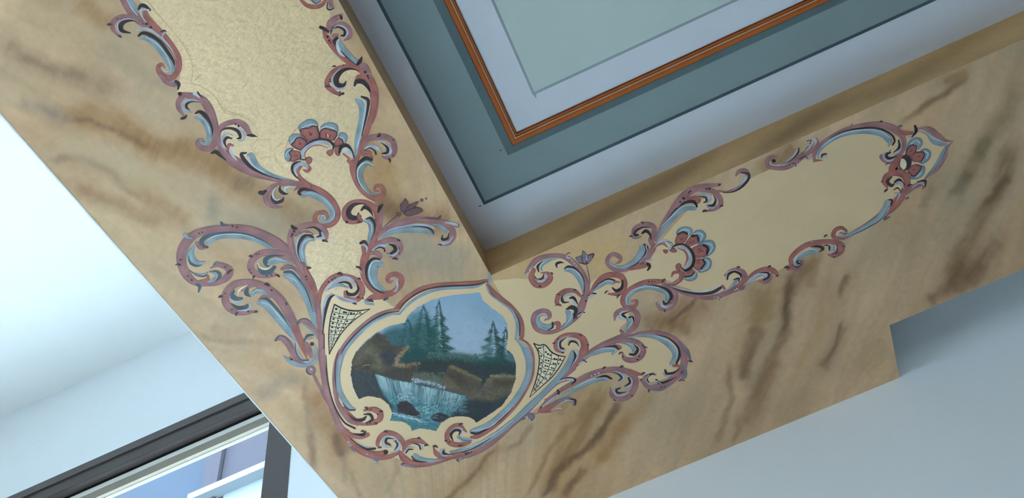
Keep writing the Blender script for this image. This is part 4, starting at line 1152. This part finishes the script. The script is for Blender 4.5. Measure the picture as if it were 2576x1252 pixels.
build("""
@mid
#lattice_panel|cream lattice wedge with black mesh beside the hall scrolls
T 560 660
Q c 1100,412 1150,440 1200,460 1260,472 1320,475 1450,455 1300,560 1180,680 1080,840 1050,900 1046,800 1045,720 1060,560
k 1100,412 1200,458 1320,475 1450,455/11 11 11 6; k 1100,412 1060,560 1045,720 1050,900/12 12 12 8; k 1450,455 1300,560 1180,680 1080,840 1050,900/6 10 10 10 8
k 1162,445 1125,600 1085,780 1060,870/6; k 1252,472 1190,610 1120,760 1070,860/6; k 1340,474 1280,560 1190,668/6
k 1085,482 1160,500 1260,510 1385,500/6; k 1072,530 1150,550 1240,560 1310,550/6; k 1062,575 1130,592 1200,600 1265,595/6; k 1056,620 1120,635 1225,632/6; k 1050,660 1110,672 1195,668/6; k 1047,700 1100,708 1165,702/6; k 1046,738 1095,742 1140,735/5; k 1046,770 1115,772/5; k 1048,800 1100,800/5; k 1050,832 1085,830/5; k 1050,862 1068,862/4
o k 1118,455,13 1195,486,12 1215,490,11 1265,497,12 1292,500,9 1352,490,9 1100,508,11 1155,530,10 1182,535,11 1092,552,11 1138,570,9 1168,575,9 1225,575,10 1085,596,11 1145,612,9 1210,610,8 1078,634,10 1135,645,9 1190,642,8 1072,680,10 1115,688,9 1068,722,7 1070,755,6 1100,754,6 1066,790,5 1064,818,5
#lattice_panel|cream lattice wedge with black mesh beside the right cartouche
T 1060 680
Q c 1105,715 1160,735 1215,730 1280,800 1350,835 1415,845 1370,930 1290,1040 1180,1140 1065,1245 1110,1130 1140,1030 1160,900 1150,800
k 1105,715 1160,735 1215,730 1280,800 1350,835 1418,845/9 9 11 12 10 6; k 1105,715 1150,800 1160,900 1140,1030 1110,1130 1065,1245/11 11 11 11 11 5; k 1415,845 1370,930 1290,1040 1180,1140 1065,1245/6 10 10 10 5
k 1200,735 1205,830 1190,940 1160,1060 1100,1190/6; k 1285,805 1265,920 1215,1040 1120,1170/6; k 1350,838 1330,930 1260,1060/6
k 1150,770 1210,740/5; k 1130,755 1200,835 1290,870 1400,885/6; k 1158,850 1220,905 1330,930/6; k 1160,910 1220,965 1320,980/6; k 1155,960 1215,1015 1290,1025/6; k 1148,1010 1205,1060 1240,1075/6; k 1135,1060 1195,1110/5; k 1120,1110 1160,1145/5; k 1105,1150 1130,1180/5
o k 1155,762,9 1172,760,8 1225,800,10 1245,820,11 1268,830,9 1310,865,9 1330,872,9 1365,870,9 1178,840,10 1225,880,10 1250,886,10 1300,912,9 1318,915,8 1350,915,8 1180,905,10 1220,935,10 1242,940,9 1282,955,9 1300,960,8 1172,960,9 1208,990,9 1222,992,8 1268,1008,9 1158,1020,8 1192,1045,9 1225,1055,8 1165,1105,7 1138,1140,7 1118,1175,6
#frame_border|mauve, dark and blue border stripe of the medallion
T 840 680
r 600,392 680,300 780,220 900,166 1050,138 1250,126 1400,116 1512,94/42 38 36 34 32 30 28 18; d 632,402 700,312 800,236 920,182 1060,156 1250,146 1400,136 1502,106/8 13 13 13 13 13 12 6; b 652,422 722,342 822,266 942,206 1080,176 1260,166 1400,156 1492,120/18 26 26 26 26 26 24 6; w 655,432 730,352 830,278 950,220/3 6 6 4
m 640,384 520,400 400,450 280,540 170,642 80,762 32,880 10,1002 10,1130 34,1252/26 26 26 27 27 27 27 28 28 30; d 640,402 522,418 408,468 290,556 180,660 95,775 48,890/6 12 12 12 12 12 6; b 652,426 530,442 412,492 290,582 182,692 102,802 60,930 42,1050 60,1180 92,1250/14 30 32 34 34 34 36 38 40 44; w 640,436 530,452 415,502 295,592/3 6 6 4
T 780 880
m 290,0 250,102 232,250 242,400 270,510 320,602 390,690 472,736/24 24 28 32 40 52 50 18
d 276,22 252,120 246,250 256,360/7 10 10 5; b 306,50 286,130 276,260 290,400 340,500 400,570 446,576/30 42 42 46 52 46 10; d 320,520 380,582 442,588/5 16 14; l 310,60 285,180 282,300/5 7 5
T 1060 680
r 650,110 690,192 770,262 870,342 950,432 990,532 990,642 970,672/16 36 36 38 40 40 42 26; d 640,132 660,202 740,272 850,352 930,432 966,532 966,642/7 13 13 13 13 13 10; b 640,152 680,232 800,322 880,382 930,472 946,562 930,672/9 17 18 24 30 36 26
r 970,672 1042,712 1090,792 1104,900 1082,1022 1032,1152 962,1252/16 20 22 22 22 22 22; b 930,672 1010,760 1050,860 1060,960 1040,1080 980,1190 930,1262/10 60 66 66 62 60 60; w 960,685 1035,765 1075,870 1085,960/4 7 7 4
b 668,30 672,80 668,130/26 30 18
T 1060 880
r 1086,0 1106,150 1082,290 1012,430 922,560 802,682 680,772 560,842 490,860/16 20 22 22 22 26 46 50 30
b 1040,0 1066,120 1050,250 990,390 900,520 780,640 650,740 492,800/68 66 62 60 56 56 54 44; d 900,562 790,672 680,752 560,816 492,812/4 8 13 22 22; w 880,570 780,668 660,760 500,790/4 7 8 10
#outer_rod|blue and mauve rod sweeping under the medallion
m 1330,332 1190,462 1040,622 900,742 760,862 620,962 460,1032 320,1052/18 20 22 26 40 50 50 36
b 1480,22 1440,132 1330,292 1200,422 1040,582 850,742 700,852 560,932 400,982 282,1002/28 48 50 50 50 50 50 42 36 16; w 900,690 720,825 560,915 400,970/4 9 10 6; d 680,862 540,952 400,1002 290,1016/4 11 11 7
#acanthus_scroll|bottom centre scroll with blue blade
T 780 880
r 880,1002 920,1062 1000,1112 1120,1122 1260,1092 1400,1042 1552,1012/36 70 60 54 50 58 26; b 1030,1032 1090,1076 1200,1086 1330,1072/36 52 36 4; d 1000,1042 1040,1086 1150,1102/12 22 5
r 930,912 1000,890 1080,892 1152,930/20 42 50 8; r 920,992 932,942 1000,912/30 34 20; l 930,1002 950,962 1022,960/16 22 12; d 942,1012 970,976 1012,976/12 16 8; l 1000,922 1070,922 1100,962 1080,980/4 16 28 8; d 1010,912 1070,932 1086,972/4 16 14; d 1055,868 1080,862/18; d 1130,938 1168,936/18 8; v 902,1122 960,1132 1052,1152/26 32 8; d 900,1125 925,1112/14
#acanthus_scroll|curled scroll at the medallion foot
r 930,962 900,882 840,832 760,812 692,850 662,920 682,960/36 46 46 46 46 40 10; l 890,932 840,862 770,850 722,890 730,940 802,950/4 16 22 22 26 12; d 820,872 760,866 746,906 790,932/5 22 26 12
r 872,1002 780,1046 680,1052 560,1022 460,962 380,882 322,802/36 46 50 60 60 50 36; l 820,892 880,912 860,982 790,1012/12 26 28 5; d 840,892 860,932 830,982/12 22 4
d 725,805 755,800/26; d 668,962 700,955/22; r 560,992 660,1012 752,1002/12 32 42; o d 745,1000,24; d 400,872 480,932 560,972 640,966/4 9 22 24; l 402,852 480,912 560,952 632,956/3 7 8 5; v 590,1052 660,1082 662,1112/16 36 12; l 640,1112 680,1095/8; o w 375,900,8 400,935,8 385,915,7 560,1020,6; v 400,950 440,1000/26 12
m 120,0 130,202 162,402 230,602 300,762 372,802/50 54 58 58 66 40; d 156,50 176,300 230,522 330,702 442,770/8 10 12 15 18
r 330,790 420,840 500,850 572,830/36 42 52 38; d 420,822 520,832 540,802/4 32 22; d 500,800 525,795/18
m 30,232 80,332 150,472 205,570/13 20 30 8
#acanthus_scroll|red leaf curl inside the frame
r 330,562 400,652 480,712 560,722 652,722/24 42 42 40 22; d 370,622 440,682 520,682 552,652/4 22 32 12; r 530,592 620,582 690,622 680,682 620,702/12 52 62 60 26; d 530,632 590,632 612,682 550,712/8 26 28 6; c 575,650 560,690 520,708/10 22 8; d 540,562 560,575/32; d 680,606 712,602/22; d 630,722 660,718/24; o d 600,580,8 665,630,9 560,722,9 590,715,8
#acanthus_scroll|curled scroll beside the frame foot
T 1060 880
r 480,902 380,932 280,912 250,842 290,772 370,742 442,802/26 50 50 46 46 50 12; l 380,832 400,782 340,766 290,802 290,852/10 16 16 16 6; d 370,832 380,792 330,786 290,832 312,892/10 28 28 28 6
b 360,852 420,882 502,882/28 46 6; d 372,852 420,888 492,888/5; w 385,850 430,862 510,875/6; d 228,895 250,888/22; d 358,945 385,938/22; d 375,735 408,722/24 10; o d 275,905,9 400,932,8
r 120,962 150,1022 230,1052 322,1042/12 50 46 8; l 230,966 190,986 210,1032 302,1036/8 22 22 4; d 226,982 216,1012 272,1026/12 28 6; d 118,945 160,955/28 20; v 352,1082 400,1062 502,1022/14 26 10; d 345,1075 365,1092/20; l 365,1085 390,1055/7; o d 440,1018,13 465,1008,11 490,1000,8
""")
# ------------------------------------------------------------------ the painted landscape in the medallion
LS = 3.0                      # canvas cells are this many traced units
LW, LHt = 1452 // 3, 1254 // 3
Yg, Xg = np.mgrid[0:LHt, 0:LW]
Xg = Xg * LS; Yg = Yg * LS
CV = np.zeros((LHt, LW, 3))
lr = np.random.default_rng(3)

def inside(pts, X, Y):
    m = np.zeros(X.shape, bool)
    n = len(pts)
    for i in range(n):
        (x0, y0), (x1, y1) = pts[i], pts[(i + 1) % n]
        if y0 == y1:
            continue
        c = (Y < y0) != (Y < y1)
        m ^= c & (X < (x1 - x0) * (Y - y0) / (y1 - y0) + x0)
    return m

def blur(a, r):
    r = int(r)
    if r < 1:
        return a
    for ax in (0, 1):
        p = np.pad(a, [(r + 1, r) if k == ax else (0, 0) for k in (0, 1)], mode='edge').cumsum(ax)
        a = (np.take(p, range(2 * r + 1, p.shape[ax]), ax) - np.take(p, range(0, p.shape[ax] - 2 * r - 1), ax)) / (2 * r + 1)
    return a

NZ1 = fbm(Xg / 60, Yg / 60, 400); NZ2 = fbm(Xg / 22, Yg / 22, 420); NZ3 = fbm(Xg / 9, Yg / 14, 440, 3)

def fill(pts, col, soft=4, alpha=1.0, rag=14, var=.18):
    pts = parse_pts(pts)
    m = inside(pts, Xg + (NZ2 - .5) * rag * 2, Yg + (NZ3 - .5) * rag * 2).astype(float)
    m = (blur(blur(m, soft / LS), soft / LS) * alpha)[..., None]
    c = lin(col) * (1 + var * (NZ2 - .5) * 2 + var * (NZ3 - .5) * 2)[..., None]
    CV[:] = CV * (1 - m) + c * m

def dab(p0, p1, w0, w1, col, alpha):
    """one tapering brush mark"""
    p0, p1 = np.array(p0, float), np.array(p1, float)
    w = max(w0, w1)
    x0, x1 = int(max(0, (min(p0[0], p1[0]) - w) / LS)), int(min(LW, (max(p0[0], p1[0]) + w) / LS + 2))
    y0, y1 = int(max(0, (min(p0[1], p1[1]) - w) / LS)), int(min(LHt, (max(p0[1], p1[1]) + w) / LS + 2))
    if x1 <= x0 or y1 <= y0:
        return
    X, Y = Xg[y0:y1, x0:x1], Yg[y0:y1, x0:x1]
    d = p1 - p0
    t = np.clip(((X - p0[0]) * d[0] + (Y - p0[1]) * d[1]) / max(d @ d, 1e-6), 0, 1)
    q = np.hypot(X - p0[0] - t * d[0], Y - p0[1] - t * d[1])
    ww = w0 + (w1 - w0) * t
    m = (np.clip((ww / 2 - q) / 3 + .5, 0, 1) * alpha)[..., None]
    CV[y0:y1, x0:x1] = CV[y0:y1, x0:x1] * (1 - m) + np.asarray(col) * m

def mixc(a, b_, t):
    return lin(a) * (1 - t) + lin(b_) * t

# sky and mist
g = np.clip((Yg - 50) / 520, 0, 1)[..., None]
CV[:] = lin((142, 176, 200)) * (1 - g) + lin((176, 192, 210)) * g
CV *= (1 + .10 * (NZ1 - .5) * 2)[..., None]
fill("680,150 1000,90 1200,240 1150,500 900,560 720,480", (178, 194, 212), 70, .5, 10, .04)
fill("960,120 1150,160 1230,260 1100,290", (132, 158, 180), 40, .4, 20, .1)
# hazy wood at left
fill("250,400 330,330 450,290 520,220 600,200 680,260 720,330 740,430 720,560 300,560", (84, 128, 138), 16, .85, 26, .15)
fill("270,400 350,350 480,340 600,300 720,380 730,500 700,600 400,600 300,470", (40, 92, 94), 14, .8, 30, .2)

def pine(tx, ty, by, hw, c_dark, c_light, n):
    for k in range(n * 2):
        f = lr.random() ** .75
        y = ty + (by - ty) * f
        half = 4 + hw * f ** .9 * (.8 + .35 * math.sin(f * 34 + tx))
        for q in range(2 + int(6 * f)):
            sgn = lr.choice((-1, 1))
            x0 = tx + f * 6 + sgn * lr.random() ** .8 * half * .8
            L = 6 + half * (.10 + .22 * lr.random())
            t = np.clip(lr.random() ** 1.7 * .9 + (.12 if sgn < 0 else 0), 0, 1)
            dab((x0, y), (x0 + sgn * L, y + L * (.15 + .5 * lr.random()) + lr.normal(0, 3)), 7 + 4 * f, 3, mixc(c_dark, c_light, t), .55)
    for k in range(int(n * 1.5)):       # dark ragged edge branches
        f = .06 + .94 * k / (n * 1.5)
        y = ty + (by - ty) * f
        sgn = 1 if k % 3 else -1
        half = (4 + hw * f ** .9) * .86
        dab((tx + sgn * half * .35, y - 5), (tx + sgn * half * (.85 + .3 * lr.random()), y + 5 + 8 * f), 7, 2, lin(c_dark), .55)
    dab((tx + 1, ty - 6), (tx, ty + 34), 3, 8, lin(c_dark), .9)

pine(480, 262, 570, 150, (24, 74, 76), (82, 128, 130), 60)
pine(612, 150, 550, 170, (20, 68, 68), (78, 132, 126), 90)
pine(738, 112, 560, 120, (14, 62, 58), (74, 134, 120), 90)
pine(1188, 288, 650, 140, (16, 54, 54), (72, 122, 112), 84)
pine(1292, 342, 670, 116, (16, 52, 52), (62, 108, 102), 70)
# mist over the feet of the trees
fill("1090,480 1180,440 1230,520 1200,600 1100,600", (128, 160, 166), 26, .35, 26, .1)
# dark wooded bank
fill("400,590 470,520 640,520 720,530 860,548 1000,560 1130,600 1375,590 1378,750 1140,800 1085,820 800,770 600,720 440,650", (30, 82, 78), 14, .95, 30, .3)
fill("480,600 760,600 930,600 1060,680 1120,800 1000,780 820,700 780,760 560,730 570,640", (42, 50, 44), 18, .9, 26, .25)
fill("440,520 600,500 640,600 560,640 420,600", (16, 74, 72), 14, .8, 20, .25)
fill("1060,640 1200,600 1375,620 1375,740 1180,730 1110,790", (14, 78, 72), 16, .8, 24, .3)
for k in range(520):
    x = lr.uniform(650, 1060); y = 548 + abs(lr.normal(0, 26)) + (x - 650) * .05
    dab((x, y), (x + lr.normal(0, 7), y - lr.uniform(3, 11)), 9, 5, mixc((36, 82, 72), (124, 150, 138), lr.random() ** 1.8), .3)
for k in range(420):
    x = lr.uniform(1000, 1370); y = lr.uniform(560, 720)
    dab((x, y), (x + lr.normal(0, 8), y - lr.uniform(2, 10)), 8, 4, mixc((12, 62, 56), (76, 128, 116), lr.random() ** 2.4), .4)
fill("1290,530 1345,560 1375,620 1375,650 1300,600", (110, 140, 158), 14, .55, 14, .1)

fill("0,560 300,560 600,640 1000,640 1378,640 1378,900 1000,1250 0,1250", (50, 56, 58), 20, .9, 20, .25)
# rocks at left
fill("0,560 60,530 130,460 220,380 300,410 330,470 400,500 480,492 400,600 410,640 580,630 560,690 490,800 250,730 0,720", (88, 78, 66), 6, 1, 12, .3)
fill("210,390 300,410 320,480 450,500 380,540 250,520 180,470", (76, 66, 54), 12, .8, 20, .25)
fill("60,540 150,480 230,540 290,640 250,720 120,700 30,640", (120, 110, 86), 18, .75, 26, .3)
fill("240,530 340,520 400,560 380,640 300,680 270,620", (54, 58, 68), 14, .85, 24, .3)
fill("110,580 190,570 210,640 130,680 80,640", (64, 56, 46), 16, .8, 24, .3)
fill("20,660 120,640 250,700 230,735 0,720", (66, 58, 48), 12, .8, 16, .3)
fill("250,730 360,680 560,660 540,720 500,800 380,780", (74, 63, 54), 8, .9, 14, .25)
for k in range(240):
    t = lr.random()
    P = np.array([[486, 500], [440, 545], [395, 590], [380, 645], [450, 655], [572, 640]])
    i = min(int(t * 5), 4); u_ = t * 5 - i
    p = P[i] * (1 - u_) + P[i + 1] * u_ + lr.normal(0, 9, 2)
    dab(p, p + [lr.normal(0, 7), lr.uniform(2, 12)], 13, 7, mixc((132, 106, 76), (188, 158, 120), lr.random()), .32)
for k in range(260):
    p = np.array([lr.uniform(20, 300), lr.uniform(460, 720)])
    dab(p, p + lr.normal(0, 14, 2), 10, 4, mixc((70, 62, 46), (150, 136, 96), lr.random() ** 1.4), .22)
dab((110, 655), (165, 650), 5, 8, lin((170, 146, 104)), .8); dab((100, 668), (130, 650), 4, 6, lin((150, 128, 90)), .7)
# dark stone under the left rocks
fill("0,690 210,722 250,800 300,900 350,1000 260,940 150,915 70,945 20,850", (64, 66, 70), 6, 1, 10, .25)
fill("180,720 260,740 330,900 360,1010 290,940 230,850", (44, 48, 54), 12, .7, 16, .3)
# shrubs behind the fall
fill("520,740 600,705 700,735 790,770 770,830 600,780", (98, 104, 84), 10, .9, 26, .3)
for k in range(200):
    p = np.array([lr.uniform(520, 790), lr.uniform(715, 800)])
    dab(p, p + [lr.normal(0, 8), -lr.uniform(2, 14)], 8, 4, mixc((60, 64, 52), (140, 142, 122), lr.random()), .4)
# right hand rocks
fill("775,770 800,700 830,650 880,660 960,715 1080,768 1092,812 1040,850 960,900 850,860 780,842", (96, 82, 66), 5, 1, 8, .2)
fill("810,690 900,700 960,760 1000,830 900,820 820,760", (76, 60, 50), 16, .85, 20, .25)
fill("780,780 820,760 900,840 960,880 860,860 785,840", (116, 102, 76), 12, .8, 16, .2)
for k in range(120):
    t = lr.random(); p = np.array([835, 658]) * (1 - t) + np.array([1085, 775]) * t + lr.normal(0, 7, 2)
    dab(p, p + [lr.uniform(6, 18), lr.uniform(3, 12)], 14, 7, mixc((106, 94, 58), (150, 136, 88), lr.random()), .3)
fill("1095,832 1130,780 1175,735 1260,735 1378,745 1378,800 1340,840 1200,840", (116, 100, 78), 5, 1, 8, .2)
fill("1180,770 1378,765 1378,830 1180,835", (84, 70, 58), 14, .85, 16, .25)
for k in range(90):
    p = np.array([lr.uniform(1165, 1375), 742 + lr.normal(0, 7)])
    dab(p, p + [lr.uniform(5, 20), lr.normal(0, 3)], 13, 7, mixc((116, 112, 82), (150, 148, 116), lr.random()), .3)
fill("950,900 1050,850 1200,845 1370,838 1330,920 1200,980 1000,945", (104, 94, 74), 7, 1, 12, .25)
for k in range(120):
    p = np.array([lr.uniform(980, 1340), lr.uniform(850, 940)])
    dab(p, p + [lr.uniform(10, 36), lr.normal(0, 6)], 9, 4, mixc((62, 56, 48), (136, 124, 98), lr.random()), .35)
fill("820,1060 960,930 1200,950 1340,880 1290,990 1150,1080 1045,1150 1000,1090 880,1080", (44, 54, 60), 14, .95, 18, .25)
# the waterfall
fill("205,728 350,772 500,800 650,838 790,870 960,912 970,940 900,1000 830,1070 760,1140 700,1210 520,1210 330,1120 345,1050 360,1000 290,900", (66, 124, 132), 7, 1, 10, .2)
fill("200,726 260,740 330,880 380,980 330,960 270,850", (96, 156, 158), 8, .7, 12, .2)
top = np.array([[215, 732], [350, 776], [500, 802], [650, 840], [790, 872], [955, 914]])
for k in range(900):
    t = lr.random(); i = min(int(t * 5), 4); u_ = t * 5 - i
    p = top[i] * (1 - u_) + top[i + 1] * u_ + [0, lr.uniform(-4, 10)]
    sl = (0.5 - t) * .75
    L = lr.uniform(30, 130) * (1 - .25 * t)
    y0 = lr.uniform(0, 60) if lr.random() < .5 else 0
    c = mixc((22, 78, 88), (200, 232, 236), np.clip(lr.beta(1.1, 1.3) + .2 * math.sin(t * 23) - (y0 / 300), 0, 1))
    dab(p + [sl * y0, y0], p + [sl * (y0 + L) + lr.normal(0, 4), y0 + L], 9, 3, c, .5)
for k in range(500):        # spray where it lands
    p = np.array([lr.normal(640, 120), lr.normal(1030, 34)]) if lr.random() < .6 else np.array([lr.normal(470, 45), lr.normal(930, 24)])
    dab(p, p + lr.normal(0, 8, 2), lr.uniform(4, 10), 3, mixc((110, 176, 182), (226, 242, 246), lr.random()), .42)
for k in range(160):        # foam on the lip
    t = lr.random(); p = np.array([520, 785]) * (1 - t) + np.array([790, 845]) * t + [lr.normal(0, 6), lr.normal(-6 * math.sin(t * 3.1) * 3, 9)]
    dab(p, p + lr.normal(0, 6, 2), 9, 5, mixc((120, 140, 150), (214, 228, 234), lr.random()), .5)
for k in range(220):        # broken water at the right
    p = np.array([lr.uniform(790, 960), lr.uniform(920, 1050)])
    dab(p, p + [lr.uniform(8, 34), -lr.uniform(4, 20)], 6, 3, mixc((34, 70, 80), (150, 196, 202), lr.random() ** 2), .4)
fill("385,985 420,950 470,945 520,985 560,1030 592,1050 585,1090 500,1075 400,1040", (58, 36, 44), 5, .97, 10, .25)
fill("665,1085 700,1058 745,1042 790,1060 828,1076 780,1110 735,1130 690,1115", (54, 34, 44), 5, .97, 10, .25)
for k in range(260):        # pool
    p = np.array([lr.uniform(340, 760), lr.uniform(1060, 1200)])
    dab(p, p + [lr.uniform(14, 44), lr.uniform(0, 10)], 6, 3, mixc((52, 112, 124), (158, 204, 212), lr.random() ** 1.6), .35)
for k in range(90):
    t = lr.random(); p = np.array([350, 1050]) * (1 - t) + np.array([620, 1125]) * t + lr.normal(0, 7, 2)
    dab(p, p + [lr.uniform(6, 22), lr.uniform(0, 6)], 6, 3, lin((206, 226, 234)), .55)

OUT = parse_pts("1078,50 1105,112 1180,180 1268,240 1308,308 1312,420 1297,516 1352,560 1378,640 1378,760 1340,880 1262,990 1150,1070 1046,1132 1030,1110 990,1086 900,1075 830,1090 760,1130 716,1202 650,1186 580,1180 512,1200 500,1160 440,1122 330,1116 350,1050 322,980 250,925 150,910 72,936 30,850 6,740 15,620 50,540 120,460 220,380 330,325 452,300 480,240 560,170 680,110 820,75 1000,55")
keep = inside(OUT + 0, Xg + (NZ3 - .5) * 9, Yg + (NZ2 - .5) * 9)
idx = np.full((LHt, LW), -1)
k4 = keep[:-1, :-1] & keep[1:, :-1] & keep[:-1, 1:] & keep[1:, 1:]
used = np.zeros((LHt, LW), bool)
used[:-1, :-1] |= k4; used[1:, :-1] |= k4; used[:-1, 1:] |= k4; used[1:, 1:] |= k4
idx[used] = np.arange(used.sum())
PX = np.stack([Xg[used], Yg[used]], 1) / 3.2955 + [880, 720]
W = px2w(PX, ZS - 0.00035)
q = np.stack([idx[:-1, :-1], idx[1:, :-1], idx[1:, 1:], idx[:-1, 1:]], -1)[k4]
Wq = W[q[0]]
z = np.cross(Wq[1] - Wq[0], Wq[2] - Wq[0])[2]
mesh('landscape', W - np.array(THINGS['mid'].location), q if z < 0 else q[:, ::-1], M_LAND, THINGS['mid'], CV[used],
     label='misty pines, brown rocks and a teal waterfall')
